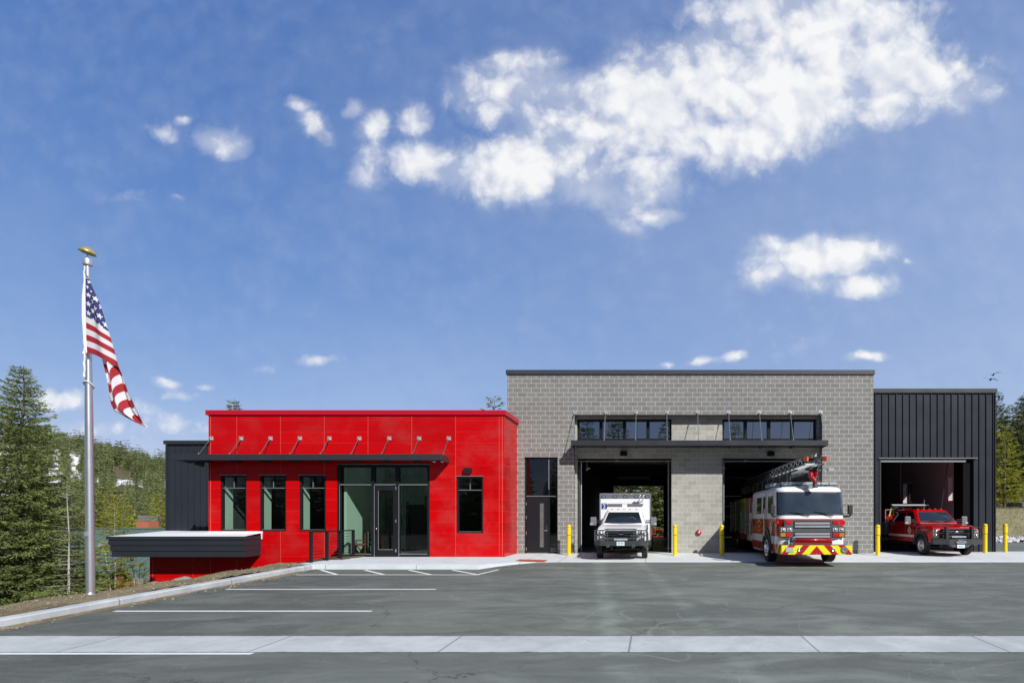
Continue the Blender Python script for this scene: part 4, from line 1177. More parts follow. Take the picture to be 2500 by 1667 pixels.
# ------------------------------------------------------------------ heavy pickup front end (ambulance and brush truck)
def pickup_front(T, paint, yr, glassmat=CARGL, crew=False):
    """cab with bonnet; T empty at ground under the front axle, front to -y, cab back at y=yr"""
    hw = 1.0
    side = [(-.86, .60), (-.86, 1.10), (-.80, 1.19), (-.45, 1.27), (.50, 1.37), (yr, 1.39), (yr, .52)]
    side += [(.62, .52)] + arc(0, .42, .55, 10, 170)[0:] + [(-.62, .56)]
    b = MB(); b.prism(side, 'x', -hw, hw)
    for i, (x, y, z) in enumerate(b.v):
        k = 1.0
        if z > 1.0: k -= .09 * min(1, (z - 1.0) / .35)
        if y < -.7: k -= .035
        b.v[i] = (x * k, y, z)
    body = b.build('cab_body', paint, T, bevel=.045, segs=3)
    g = MB()
    def ring(y0, y1, h, z, r=.10):
        return [(-h + r, y0, z), (h - r, y0, z), (h, y0 + r * 1.6, z), (h, y1 - r, z), (h - r, y1, z), (-h + r, y1, z), (-h, y1 - r, z), (-h, y0 + r * 1.6, z)]
    zr = 1.985
    g.loft([ring(.46, yr, .925, 1.36), ring(.50, yr, .915, 1.42), ring(1.02, yr - .10, .765, 1.88), ring(1.16, yr - .16, .735, 1.96), ring(1.32, yr - .26, .66, zr)])
    g.smooth = False
    gh = g.build('cab_roof', paint, T, bevel=.03, segs=2)
    # glass
    def wl(t):   # half-width and y of the windscreen slope at height fraction t between z=1.42 and 1.88
        return .915 + (.765 - .915) * t, .50 + .52 * t, 1.42 + .46 * t
    q = MB(); off = .012
    rows = []
    for t_ in (.02, .5, .94):
        h, y, z = wl(t_); h -= .14
        rows.append([(x * h, y - off - .05 * (1 - x * x), z + off) for x in (-1, -.6, -.2, .2, .6, 1)])
    q.smooth = True
    q.strip(rows[0], rows[1]); q.strip(rows[1], rows[2])
    ws = q.build('windscreen', glassmat, T)
    s_ = MB(); h, y, z = wl(.02); h -= .12
    s_.path([(-h, y - .02, z + .0), (-.5 * h, y - .058, z), (0, y - .068, z), (.5 * h, y - .058, z), (h, y - .02, z)], .018, 5)
    s_.build('cowl', INK, ws)
    st = MB(); st.lathe([(.15, -.012), (.162, 0), (.15, .012)], (.36, .60, 1.50), 'y', 16, rot=None); st.build('steering_wheel', PLAST, ws)
    wp = MB()
    for x in (-.42, .16): wp.path([(x, .44, 1.435), (x + .22, .42, 1.45), (x + .42, .435, 1.46)], .009, 4)
    wp.build('wiper', INK, ws)
    for sd in (-1, 1):
        xs = []
        cuts = [(.66, 1.62), (1.72, yr - .28)] if crew else [(.66, yr - .22)]
        for k, (ya, yb) in enumerate(cuts):
            q = MB(); pts = []
            lo, hi = .04, .90
            for (y, t_) in ((ya + .02, lo), (yb, lo), (yb - (.10 if k == len(cuts) - 1 else 0), hi), (max(ya + .02, 1.10), hi)):
                h = wl(t_)[0] + .006
                pts.append((sd * h, y, wl(t_)[2]))
            q.face(pts if sd > 0 else pts[::-1])
            q.build('side_window', CARGL, T)
        # mirrors on arms
        m_ = MB(); m_.box(sd * 1.13, sd * 1.38, .62, .72, 1.30, 1.66); 
        mo = m_.build('mirror', PLAST, T, bevel=.035, segs=3)
        m_ = MB(); m_.tube((sd * .92, .70, 1.42), (sd * 1.14, .67, 1.44), .03, n=6); m_.tube((sd * .92, .70, 1.50), (sd * 1.14, .67, 1.52), .022, n=6); m_.build('mirror_arm', INK, mo)
        m_ = MB(); m_.box(sd * 1.26, sd * 1.385, .605, .62, 1.33, 1.41); m_.build('marker_lens', LAMP, mo)
        d_ = MB()
        for y in ([.60, 1.67] if crew else [.60]) + [yr - .04]:
            d_.box(sd * .962, sd * 1.003, y - .006, y + .006, .58, 1.34)
        d_.build('door_seam', INK, T)
        hnd = MB()
        for y in ([1.45, 2.5] if crew else [1.45]): hnd.box(sd * 1.0, sd * 1.03, y - .09, y + .09, 1.16, 1.20)
        hnd.build('door_handle', INK, T, bevel=.01, segs=1)
        # flare over the wheel
        f = MB()
        for (r0, r1, xa, xb) in ((.50, .62, .90, 1.05),):
            ps = arc(0, .42, r1, 2, 178, 14); pi_ = arc(0, .42, r0, 2, 178, 14)
            for i in range(14):
                A0, A1, B0, B1_ = ps[i], ps[i + 1], pi_[i], pi_[i + 1]
                f.face([(sd * xb, *A0), (sd * xb, *A1), (sd * xb, *B1_), (sd * xb, *B0)])
                f.face([(sd * xb, *B0), (sd * xb, *B1_), (sd * xa, *B1_), (sd * xa, *B0)])
                f.face([(sd * xa, *A0), (sd * xa, *A1), (sd * xb, *A1), (sd * xb, *A0)])
        f.build('wheel_flare', DKGREY, T)
    l = MB()
    for x in (-.52, -.26, 0, .26, .52): l.ball((x, 1.24, 1.985), .035, 8, (1.3, 1.6, .8))
    l.build('roof_marker', ALENS, gh)
    # wheel wells, chassis
    c_ = MB(); c_.box(-.62, .62, -.6, yr + .8, .50, .62); c_.box(-.94, .94, -.46, .46, .80, .90); c_.tube((-.8, 0, .40), (.8, 0, .40), .06, n=8); c_.ball((-.22, 0, .40), .17, 10); c_.box(-.45, -.35, -.5, 2.5, .36, .5); c_.box(.35, .45, -.5, 2.5, .36, .5)
    c_.tube((-.7, -.25, .33), (.7, -.25, .40), .025, n=6)
    c_.build('chassis', INK, T)
    # grille and lamps
    g_ = MB(); g_.box(-.60, .60, -.90, -.84, .74, 1.15); gr = g_.build('grille', INK, T, bevel=.01, segs=1)
    g_ = MB()
    for z in (1.12, 1.03, .94, .80): g_.box(-.58, .58, -.935, -.90, z - .022, z + .022)
    for sd in (-1, 1): g_.prism([(sd * .56, .98), (sd * .70, .98), (sd * .70, .88), (sd * .58, .78), (sd * .52, .80), (sd * .62, .89), (sd * .62, .95), (sd * .56, .95)], 'y', -.93, -.895)
    g_.build('grille_bar', GREYP, gr)
    o = MB(); o.lathe([(0, -.012), (.060, -.012), (.068, 0)], (0, -.945, .985), 'y', 24)
    for i in range(len(o.v)): o.v[i] = (o.v[i][0] * 2.1, o.v[i][1], .985 + (o.v[i][2] - .985))
    ov = o.build('badge', OVAL, gr)
    text_mesh('Ford', .085, 'badge_lettering', LAMP, ov, Matrix.Translation((0, -.959, .985)) @ FRONT, .001)
    for sd in (-1, 1):
        h = MB(); h.prism([(sd * .66, 1.13), (sd * .93, 1.10), (sd * .93, .76), (sd * .66, .76), (sd * .72, .90)], 'y', -.895, -.80)
        hl = h.build('headlight', LAMP, T, bevel=.012, segs=1)
        h = MB(); h.lathe([(.0, -.02), (.065, -.02), (.075, .0)], (sd * .80, -.90, 1.04), 'y', 14); h.lathe([(.0, -.02), (.05, -.02), (.06, .0)], (sd * .83, -.90, .86), 'y', 12); h.build('projector', CHROME, hl)
        h = MB(); h.box(sd * .76, sd * .945, -.90, -.82, .935, .965); h.build('indicator', ALENS, hl)
    for sd in (-1, 1): wheel(T, sd * .90, 0, .405, .405, .235, .255, sd)
    return body


# ambulance ------------------------------------------------------------------
AM = empty('ambulance', (-1.30, -1.95, -.047))
tag(AM, 'white ambulance with blue number 2 nosing out of the left-hand bay', 'ambulance')
pickup_front(AM, WHITE, 1.95)
bx = MB(); bx.box(-1.14, 1.14, 2.12, 5.9, .62, 2.71)
box_ = bx.build('patient_box', WHITE, AM, bevel=.04, segs=2)
t = MB(); t.box(-1.145, 1.145, 2.10, 2.118, 2.49, 2.70); t.box(-1.15, -1.10, 2.098, 2.20, .66, 2.49); t.box(1.10, 1.152, 2.098, 5.85, .66, 2.70)
t.build('grey_trim', plain('band_grey', (.14, .15, .18), .4), box_)
for x in (-.97, -.47, 0, .49, .97):
    t = MB(); t.box(x - .095, x + .095, 2.075, 2.10, 2.505, 2.625); lo_ = t.build('warning_light', INK, AM, bevel=.012, segs=1)
    t = MB(); t.box(x - .07, x + .07, 2.068, 2.075, 2.525, 2.605); t.build('lens', PLAST, lo_)
t = MB()
for x in (-.28, 0, .28): t.ball((x, 2.09, 2.665), .035, 8, (1.2, .7, .7))
t.build('amber_marker', ALENS, AM)
t = MB(); t.box(-.78, .80, 2.02, 2.118, 2.19, 2.25); lb_ = t.build('box_light_bar', PLAST, AM, bevel=.01, segs=1)
t = MB(); t.box(-1.06, -.82, 2.108, 2.1195, 2.02, 2.27); sg = t.build('number_sign', BLUE, AM)
text_mesh('2', .24, 'numeral', WHITE, sg, Matrix.Translation((-.94, 2.106, 2.125)) @ FRONT, .001, sx=1.1)
text_mesh('MEDIC', .05, 'lettering', WHITE, sg, Matrix.Translation((-.94, 2.106, 2.235)) @ FRONT, .001, sx=1.05)
t = MB(); t.box(-.11, .11, 1.5, 1.6, 2.08, 2.22); t.tube((0, 1.52, 1.98), (0, 1.55, 2.1), .04, n=8); t.box(-.2, .2, 1.45, 1.6, 1.99, 2.03); t.build('roof_camera', WHITE, AM, bevel=.01, segs=1)
for x in (.66, .82):
    t = MB(); t.tube((x - .04, 2.10, 2.40), (x, 1.80, 2.55), .022, n=6); br_ = t.build('lamp_bracket', GALV, AM)
    t = MB(); t.lathe([(0, -.06), (.062, -.055), (.068, .0), (.04, .05), (0, .06)], (x, 1.77, 2.60), 'y', 14); t.build('floodlight', CHROME, br_)
# guard and steel bumper
t = MB(); t.prism([(-1.03, -1.02), (-.78, -1.18), (.78, -1.18), (1.03, -1.02), (1.03, -.80), (-1.03, -.80)], 'z', .55, .745)
for i, v in enumerate(t.v):
    if v[2] < .6 and abs(v[0]) > .9: t.v[i] = (v[0], v[1], .60)
bp_ = t.build('steel_bumper', DKGREY, AM, bevel=.012, segs=1)
t = MB(); t.box(-.15, .15, -1.20, -1.185, .565, .735); pl_ = t.build('number_plate', PLATE, AM)
text_mesh('0SC-349', .082, 'plate_lettering', INK, pl_, Matrix.Translation((0, -1.203, .642)) @ FRONT, .0005, sx=.74)
t = MB(); t.box(-.15, .15, -1.202, -1.20, .712, .733); t.build('plate_border', INK, pl_)
t = MB(); t.box(-.26, .26, -1.17, -1.10, .757, .835); t.build('light_strip', CLEAR, AM, bevel=.01, segs=1)
t = MB()
for sd in (-1, 1):
    t.path([(sd * 1.0, -1.04, .74), (sd * 1.0, -1.04, 1.14), (sd * .62, -1.12, 1.15)], .024, 7)
    t.path([(sd * .99, -1.04, .94), (sd * .50, -1.14, .94)], .020, 6)
    t.path([(sd * .62, -1.12, 1.15), (sd * .58, -1.13, 1.19), (0, -1.14, 1.195)], .024, 7)
    t.path([(sd * .50, -1.14, 1.19), (sd * .50, -1.15, .56)], .012, 6)
    t.path([(sd * .48, -1.14, 1.03), (sd * .66, -1.12, 1.02), (sd * .70, -1.11, .92), (sd * .58, -1.12, .815), (0, -1.13, .815)], .020, 6)
t.tube((-.5, -1.14, 1.12), (.5, -1.14, 1.12), .016, n=6)
t.build('grille_guard', GREYP, AM)
for sd in (-1, 1):
    t = MB(); q0 = len(t.v)
    pts = [(sd * .49 + .045 * math.cos(a), -1.20, .545 + .05 * math.sin(a)) for a in [2 * math.pi * k / 10 for k in range(11)]]
    t.path(pts, .013, 6); t.build('tow_shackle', CHROME, AM)
for sd in (-1, 1):
    wheel(AM, sd * .98, 3.9, .405, .405, .46, .255, sd)
t = MB()
for sd in (-1, 1):
    for i in range(8):
        q = 2 * math.pi * i / 8; t.tube((sd * 1.02, 3.9 + .2 * math.cos(q), .405 + .2 * math.sin(q)), (sd * 1.19, 3.9 + .17 * math.cos(q), .405 + .17 * math.sin(q)), .035, .02, n=6)
t.build('wheel_simulator', CHROME, AM)
t = MB(); t.box(-1.1, 1.1, 2.2, 5.9, .42, .62); t.build('skirt', DKGREY, AM)

# red brush truck --------------------------------------------------------------
BT = empty('brush_truck', (12.50, -.55, -.014))
tag(BT, 'red crew cab pickup fire truck with black grille guard in the right-hand bay', 'pickup truck')
pickup_front(BT, REDB, 3.15, crew=True)
for sd in (-1, 1):
    t = MB(); t.box(sd * 1.002, sd * 1.008, .63, 3.12, .74, .84); t.build('white_stripe', WHITE, BT)
    M_ = Matrix.Translation((sd * 1.009, 1.02, 1.04)) @ (LEFT if sd < 0 else Matrix.Rotation(R(90), 4, 'Z') @ FRONT)
    emblem(BT, M_ @ Matrix.Diagonal((1, 1, 1, 1)), .16)
    t = MB(); t.box(sd * .995, sd * 1.012, .30, .42, 1.14, 1.18); t.box(sd * .995, sd * 1.012, .36, .40, .98, 1.14); t.build('fender_badge', CHROME, BT)
t = MB(); t.prism([(-1.02, -1.02), (-.46, -1.24), (.46, -1.24), (1.02, -1.02), (1.02, -.80), (-1.02, -.80)], 'z', .50, .72)
t.build('steel_bumper', DKGREY, BT, bevel=.012, segs=1)
t = MB(); t.prism([(-.45, .50), (.45, .50), (.30, .38), (-.30, .38)], 'y', -1.22, -1.0); t.build('bumper_skirt', GREYP, BT, bevel=.008, segs=1)
t = MB(); t.box(-.155, .155, -1.255, -1.24, .36, .50); pl_ = t.build('number_plate', PLATE, BT)
text_mesh('0SM 636', .07, 'plate_lettering', INK, pl_, Matrix.Translation((0, -1.258, .425)) @ FRONT, .0005, sx=.8)
t = MB(); t.path([(-.20, -1.27, .60), (-.12, -1.29, .65), (.10, -1.29, .65), (.20, -1.27, .60), (.12, -1.28, .575), (-.14, -1.28, .575), (-.20, -1.27, .60)], .022, 6); t.box(-.14, .20, -1.265, -1.24, .69, .715); t.build('winch_fairlead', CHROME, BT)
t = MB(); t.box(-.30, .30, -1.12, -1.04, .775, .845); t.build('light_strip', CLEAR, BT, bevel=.01, segs=1)
t = MB()
for sd in (-1, 1):
    t.box(sd * .47, sd * .57, -1.20, -1.02, .70, 1.235)
    t.path([(sd * .5, -1.14, 1.21), (sd * .96, -1.06, 1.20), (sd * .99, -1.04, .74)], .018, 6)
    t.path([(sd * .5, -1.14, .97), (sd * .98, -1.05, .97)], .016, 6); t.path([(sd * .5, -1.14, .74), (sd * .98, -1.05, .74)], .016, 6)
t.path([(-.5, -1.14, 1.12), (.5, -1.14, 1.12)], .02, 6); t.path([(-.5, -1.14, .95), (.5, -1.14, .95)], .02, 6)
t.build('grille_guard', INK, BT)
t = MB(); t.box(-1.12, 1.12, 3.25, 5.9, .62, .78); bed = t.build('flatbed', GREYP, BT, bevel=.01, segs=1)
t = MB(); t.box(-1.12, -.72, 3.25, 4.6, .50, 1.36); t.build('tool_box', plain('toolbox_grey', (.17, .15, .17), .45, .4), BT, bevel=.015, segs=1)
t = MB(); t.box(.72, 1.12, 3.25, 4.6, .50, 1.36); t.build('tool_box', MAT['toolbox_grey'], BT, bevel=.015, segs=1)
t = MB(); t.box(-.68, .68, 4.2, 5.6, .78, 2.10); t.build('water_tank', REDP, BT, bevel=.03, segs=2)
t = MB()
for x in (-.7, .7): t.path([(x, 3.32, .8), (x, 3.32, 2.18)], .035, 6)
t.tube((-.72, 3.32, 2.16), (.72, 3.32, 2.16), .035, n=6); t.build('headache_rack', INK, BT)
t = MB(); t.box(-.80, 1.02, 3.2, 3.42, 2.17, 2.26); t.build('light_bar', LAMP, BT, bevel=.02, segs=1)
t = MB(); t.lathe([(.0, -.28), (.30, -.28), (.30, -.24), (.19, -.22), (.19, .22), (.30, .24), (.30, .28), (0, .28)], (-.25, 4.1, 2.12), 'x', 20); t.build('hose_reel', INK, BT)
t = MB(); t.path([(-.98, 3.25, 1.46), (-.80, 3.35, 2.0), (-.66, 3.55, 2.26)], .032, 6); t.build('yellow_hose', plain('hose_yellow', (.62, .55, .10), .6), BT)
t = MB(); t.path([(-1.09, 3.3, 1.2), (-1.09, 3.3, 1.98), (-.74, 3.3, 2.0)], .022, 6); t.ball((-1.0, 3.22, 1.46), .06, 8); t.path([(.62, 2.9, 2.0), (.62, 2.9, 2.48)], .006, 4); t.build('grab_rail', GALV, BT)
for sd in (-1, 1): wheel(BT, sd * .95, 4.3, .405, .405, .40, .255, sd)

# fire engine ------------------------------------------------------------------
FT = empty('fire_engine', (5.53, -4.75, -.10))
tag(FT, 'red and white aerial ladder fire engine with striped bumper leaving the middle bay', 'fire engine')
HW = 1.22
def cabring(z, ins=0.0, setb=0.0, yb=4.75):
    h = HW - ins; r = .34; p = []
    n = 7
    for i in range(n + 1):
        a = R(180 + 90 * i / n); p.append((-h + r + r * math.cos(a), setb + r + r * math.sin(a), z))
    for x in (-.45, 0, .45): p.append((x, setb - .035 * (1 - (x / .9) ** 2), z))
    for i in range(n + 1):
        a = R(270 + 90 * i / n); p.append((h - r + r * math.cos(a), setb + r + r * math.sin(a), z))
    p += [(h, yb, z), (-h, yb, z)]
    return p
NF = 19
b = MB(); b.smooth = False
lv = [(.42, 0, 0), (.74, 0, 0), (1.02, 0, 0), (1.64, 0, 0), (1.80, .004, .02), (2.60, .03, .16), (2.67, .035, .19), (2.75, .07, .27), (2.80, .16, .40), (2.815, .40, .8)]
b.loft([cabring(z, i, s) for z, i, s in lv], mats=[1, 0, 1, 0, 0, 0, 0, 0, 0])
cab = b.build('cab', [WHITE, REDP], FT, bevel=.012, segs=1)
# windscreen wraps the front corners
def wsline(z, off, a, b_):
    t_ = (z - 1.80) / .80
    rg = cabring(z, .004 + .026 * t_, .02 + .14 * t_)[a:b_]
    c = Vector((0, 1.2, z)); out = []
    for p in rg:
        d = (Vector(p) - c); d.z = 0; d.normalize(); out.append(tuple(Vector(p) + d * off))
    return out
t = MB(); t.smooth = True
t.strip(wsline(1.77, .010, 2, 17), wsline(2.60, .010, 2, 17)); gs_ = t.build('windscreen_gasket', INK, FT)
t = MB(); t.smooth = True
rows = [wsline(z, .018, 3, 16) for z in (1.82, 2.18, 2.55)]
t.strip(rows[0], rows[1]); t.strip(rows[1], rows[2]); t.build('windscreen', TRUCKGL, FT)
t = MB(); t.box(-.95, .95, .085, .09, 1.86, 1.99)
for x0 in (-.72, .12):
    w_ = MB(); w_.path([(x0 + .62, -.06, 1.74), (x0 + .15, -.055, 1.86), (x0 - .05, -.05, 1.91)], .013, 5); w_.path([(x0 + .18, -.062, 1.88), (x0 + .62, -.066, 1.80)], .012, 4); w_.build('wiper', INK, FT)
# front panel
t = MB(); t.prism([(-.98, 1.60), (.98, 1.60), (.98, 1.44), (.98, .96), (.76, .90), (-.76, .90), (-.98, .96)], 'y', -.055, .02); fp = t.build('front_panel', GREYP, FT, bevel=.012, segs=1)
for (za, zb) in ((1.30, 1.57), (.95, 1.19)):
    t = MB(); t.box(-.66, .66, -.066, -.05, za, zb); gr = t.build('grille', INK, FT)
    t = MB()
    for k in (.27, .68): 
        zc = za + (zb - za) * k; t.box(-.62, .62, -.10, -.066, zc - .038, zc + .038)
    t.build('grille_bar', ALU, gr, bevel=.008, segs=1)
for sd in (-1, 1):
    for (xa, xb, za, zb, mm, nm) in ((.72, .93, 1.45, 1.58, RLENS, 'warning_light'), (.72, .92, 1.01, 1.14, RLENS, 'warning_light'), (.94, 1.12, 1.01, 1.14, ALENS, 'indicator')):
        t = MB(); t.box(sd * xa, sd * xb, -.085, -.0, za, zb)
        o = t.build(nm, mm, FT, bevel=.012, segs=1)
    t = MB(); t.box(sd * .70, sd * 1.16, -.07, .03, .985, 1.36); t.build('lamp_housing', DKGREY, FT, bevel=.012, segs=1)
    for xc in (.80, 1.02):
        t = MB(); t.box(sd * (xc - .095), sd * (xc + .095), -.095, -.05, 1.19, 1.33); hl = t.build('headlight', LAMP, FT, bevel=.012, segs=1)
        t = MB(); t.lathe([(0, -.012), (.045, -.012), (.055, .004)], (sd * xc, -.098, 1.26), 'y', 12); t.build('projector', CHROME, hl)
    t = MB(); t.box(sd * 1.10, sd * 1.225, .10, .30, 1.45, 1.58); t.build('corner_light', RLENS, FT, bevel=.02, segs=1)
    m_ = MB(); m_.box(sd * 1.28, sd * 1.45, -.02, .10, 1.80, 2.14); mo = m_.build('mirror', INK, FT, bevel=.03, segs=2)
    m_ = MB(); m_.path([(sd * 1.22, .30, 1.72), (sd * 1.36, .08, 1.74), (sd * 1.40, .05, 1.80)], .03, 6); m_.build('mirror_arm', INK, mo)
# bumper
t = MB(); t.box(-HW + .01, HW - .01, -.58, .10, .42, .74); bm = t.build('bumper', CHEV, FT, bevel=.012, segs=1)
for sd in (-1, 1): MB().box(sd * (HW - .012), sd * (HW - .06), .101, .80, .45, .70).build('fender_chevron', CHEV, FT)
t = MB(); t.box(-1.17, 1.17, -.55, -.02, .741, .752); t.build('tread_plate', GREYP, bm)
t = MB(); t.box(-1.07, -.79, -.60, -.58, .50, .67); t.build('square_lamp', LAMP, bm, bevel=.01, segs=1)
for x, r_, m_ in ((-.60, .065, CHROME), (.56, .065, CHROME), (.93, .115, PLAST)):
    t = MB(); t.lathe([(0, -.004), (r_ * .45, -.012), (r_ * .8, -.028), (r_, -.02), (r_, 0)], (x, -.58, .585), 'y', 20); t.build('round_lamp', m_, bm)
t = MB(); t.tube((-.66, -.10, .90), (.66, -.10, .90), .05, n=8); t.box(-.7, .7, -.08, .02, .76, .86); t.build('hose_tray', REDP, FT)
t = MB(); t.lathe([(0, -.20), (.06, -.20), (.11, -.17), (.115, -.10), (.08, -.02), (.08, .08), (0, .10)], (-.78, -.22, .93), 'y', 20)
t.tube((-.78, -.22, .75), (-.78, -.22, .85), .06, n=10); sn = t.build('siren', CHROME, FT)
t = MB(); t.lathe([(.03, -.21), (.085, -.205), (.085, -.19)], (-.78, -.22, .93), 'y', 16); t.build('siren_grille', INK, sn)
# side of the cab: doors, windows, handles, arch
for sd in (-1, 1):
    xx = sd * (HW + .004)
    def X_(z): return sd * (HW + .006 - .03 * max(0, min(1, (z - 1.8) / .8)))
    for (ya, yb, za) in ((.62, 1.55, 1.84), (2.05, 2.45, 1.84), (2.75, 3.75, 1.84)):
        t = MB(); pts = [(X_(za), ya, za), (X_(za), yb, za), (X_(2.5), yb, 2.50), (X_(2.5), ya + (.14 if ya < 1 else 0), 2.50)]
        t.face(pts if sd > 0 else pts[::-1]); t.build('side_window', CARGL, FT)
    t = MB()
    for y in (.52, 1.72, 1.90, 4.05, 4.55): t.box(xx - sd * .004, xx + sd * .003, y - .008, y + .008, .75, 2.6)
    t.build('door_seam', INK, FT)
    t = MB()
    for y in (1.80, 4.30): t.path([(xx, y, .95), (xx + sd * .07, y, .98), (xx + sd * .07, y, 2.02 if y < 2 else 2.35), (xx, y, 2.05 if y < 2 else 2.38)], .02, 6)
    t.build('grab_rail', CHROME, FT)
    t = MB()
    for y in (1.60, 3.95): t.box(xx, xx + sd * .03, y - .12, y + .06, 1.34, 1.39)
    t.build('door_handle', CHROME, FT)
    M_ = Matrix.Translation((sd * (HW + .008), .98, 1.30)) @ (LEFT if sd < 0 else Matrix.Rotation(R(90), 4, 'Z') @ FRONT)
    emblem(FT, M_ @ Matrix.Diagonal((1.05, 1, 1, 1)), .22)
    t = MB()
    for (r0, a0, a1, up) in ((.27, 40, 140, 1), (.27, 215, 325, 1)):
        for k in range(8):
            a = R(a0 + (a1 - a0) * k / 8); b2 = R(a0 + (a1 - a0) * (k + .75) / 8)
            t.face([M_ @ Vector((rr * math.cos(q), rr * math.sin(q), .003)) for rr, q in ((.25, a), (.25, b2), (.31, b2), (.31, a))])
    t.build('gold_scroll', GOLD, FT)
    M2 = Matrix.Translation((sd * (HW + .008), 3.15, 1.30)) @ (LEFT if sd < 0 else Matrix.Rotation(R(90), 4, 'Z') @ FRONT)
    t = MB()
    for k in range(9):
        a = R(25 + 130 * k / 9); b2 = R(25 + 130 * (k + .8) / 9)
        t.face([M2 @ Vector((rr * math.cos(q) * 1.15, rr * math.sin(q), .003)) for rr, q in ((.22, a), (.22, b2), (.34, b2), (.34, a))])
    t.build('gold_arch', GOLD, FT)
    text_mesh('FIRE', .15, 'gold_lettering', GOLD, FT, M2 @ Matrix.Translation((0, .03, .003)), .001, sx=1.2)
    text_mesh('RESCUE', .13, 'gold_lettering', GOLD, FT, M2 @ Matrix.Translation((0, -.14, .003)), .001, sx=.95)
    # wheel arch
    f = MB(); ps = arc(1.6, .55, .72, -5, 185, 16); pi_ = arc(1.6, .55, .60, -5, 185, 16)
    for i in range(16):
        f.face([(sd * (HW + .05), *ps[i]), (sd * (HW + .05), *ps[i + 1]), (sd * (HW + .05), *pi_[i + 1]), (sd * (HW + .05), *pi_[i])])
        f.face([(sd * (HW + .05), *pi_[i]), (sd * (HW + .05), *pi_[i + 1]), (sd * (HW - .3), *pi_[i + 1]), (sd * (HW - .3), *pi_[i])])
        f.face([(sd * (HW - .02), *ps[i]), (sd * (HW - .02), *ps[i + 1]), (sd * (HW + .05), *ps[i + 1]), (sd * (HW + .05), *ps[i])])
    f.build('wheel_arch', INK, FT)
    t = MB(); t.prism(arc(1.6, .55, .60, -10, 190, 16), 'x', sd * (HW + .003), sd * (HW + .012)); t.build('wheel_well', INK, FT)
    wheel(FT, sd * (HW - .12), 1.6, .53, .53, .34, .32, sd, rimmat=CHROME)
    t = MB(); t.box(sd * .7, sd * (HW + .02), 2.9, 4.4, .36, .44); t.box(sd * .7, sd * HW, .82, .95, .40, .47); t.build('step', GALV, FT)
    wheel(FT, sd * (HW - .14), 9.0, .53, .53, .34, .32, sd, rimmat=CHROME)
    wheel(FT, sd * (HW - .14), 10.3, .53, .53, .34, .32, sd, rimmat=CHROME)
# body behind the cab
t = MB(); t.box(-HW + .02, HW - .02, 4.85, 11.6, .62, 2.62); bod = t.build('rear_body', REDP, FT, bevel=.02, segs=1)
t = MB()
for sd in (-1, 1):
    xx = sd * (HW - .018)
    t.box(xx, xx + sd * .006, 4.95, 11.5, 1.62, 1.90); t.prism([(5.05, 1.62), (5.25, 1.62), (5.75, .72), (5.55, .72)], 'x', xx, xx + sd * .007); t.box(xx, xx + sd * .006, 4.86, 6.0, .66, .92)
t.build('white_band', WHITE, bod)
for sd in (-1, 1):
    for ya, yb in ((5.5, 6.5), (6.7, 7.7), (7.9, 9.4), (9.6, 11.3)):
        t = MB(); xx = sd * (HW - .014)
        for k in range(9): t.box(xx, xx + sd * .012, ya, yb, .95 + k * .175, .95 + k * .175 + .16)
        sh = t.build('roller_shutter', ALU if ya < 7 else GREYP, FT)
        t = MB(); t.box(xx, xx + sd * .02, ya - .05, ya, .9, 2.55); t.box(xx, xx + sd * .02, yb, yb + .05, .9, 2.55); t.build('shutter_frame', GALV, sh)
t = MB(); t.box(-.62, .62, 0.4, 11.5, .45, .62); t.box(-.98, .98, 1.2, 2.6, .6, .8); t.tube((-1, 1.6, .53), (1, 1.6, .53), .09, n=8); t.build('chassis', INK, FT)
for y in (6.6, 7.4):
    t = MB(); t.box(-HW - .06, -HW + .06, y - .18, y + .18, 2.0, 2.42); t.ball((-HW, y, 2.5), .13, 8); t.build('hanging_coat', plain('turnout_yellow', (.36, .34, .05), .8, var=.3), FT, bevel=.04, segs=2)
# roof gear
t = MB()
for k in range(7): t.box(-.98 + k * .29, -.98 + k * .29 + .27, .42, .66, 2.86, 2.96)
lb = t.build('light_bar', CLEAR, FT, bevel=.015, segs=1)
t = MB(); t.box(-1.0, 1.05, .46, .62, 2.835, 2.86)
for x in (-.55, .65): t.box(x - .03, x + .03, .40, .66, 2.77, 2.84)
t.build('light_bar_mount', INK, lb)
t = MB(); t.box(-.34, .12, .16, .36, 2.72, 2.83); t.build('scene_light', ALU, FT, bevel=.015, segs=1)
t = MB(); t.box(-1.1, -.72, 1.6, 2.6, 2.86, 3.0); t.build('air_horn_box', CLEAR, FT, bevel=.02, segs=1)
# ladder
LADM = plain('ladder_metal', (.30, .33, .34), .4, .5, var=.2, vscale=8)
LX = -.02
LD = MB(); LD.box(LX - .50, LX - .44, 1.0, 12.0, 2.98, 3.34); LD.box(LX + .44, LX + .50, 1.0, 12.0, 2.98, 3.34); LD.box(LX - .44, LX + .44, 1.0, 12, 2.98, 3.02)
lad = LD.build('ladder', DKGREY, FT, bevel=.01, segs=1)
t = MB()
for k in range(9): t.box(LX - .515, LX - .50, 1.3 + k * 1.15, 1.36 + k * 1.15, 2.98, 3.34)
t.path([(LX - .53, 1.0, 2.97), (LX - .53, 2.2, 2.90), (LX - .53, 3.4, 2.96)], .014, 5); t.path([(LX - .52, 1, 3.35), (LX - .52, 12, 3.35)], .018, 5); t.path([(LX + .52, 1, 3.35), (LX + .52, 12, 3.35)], .018, 5)
t.build('ladder_trim', GALV, lad)
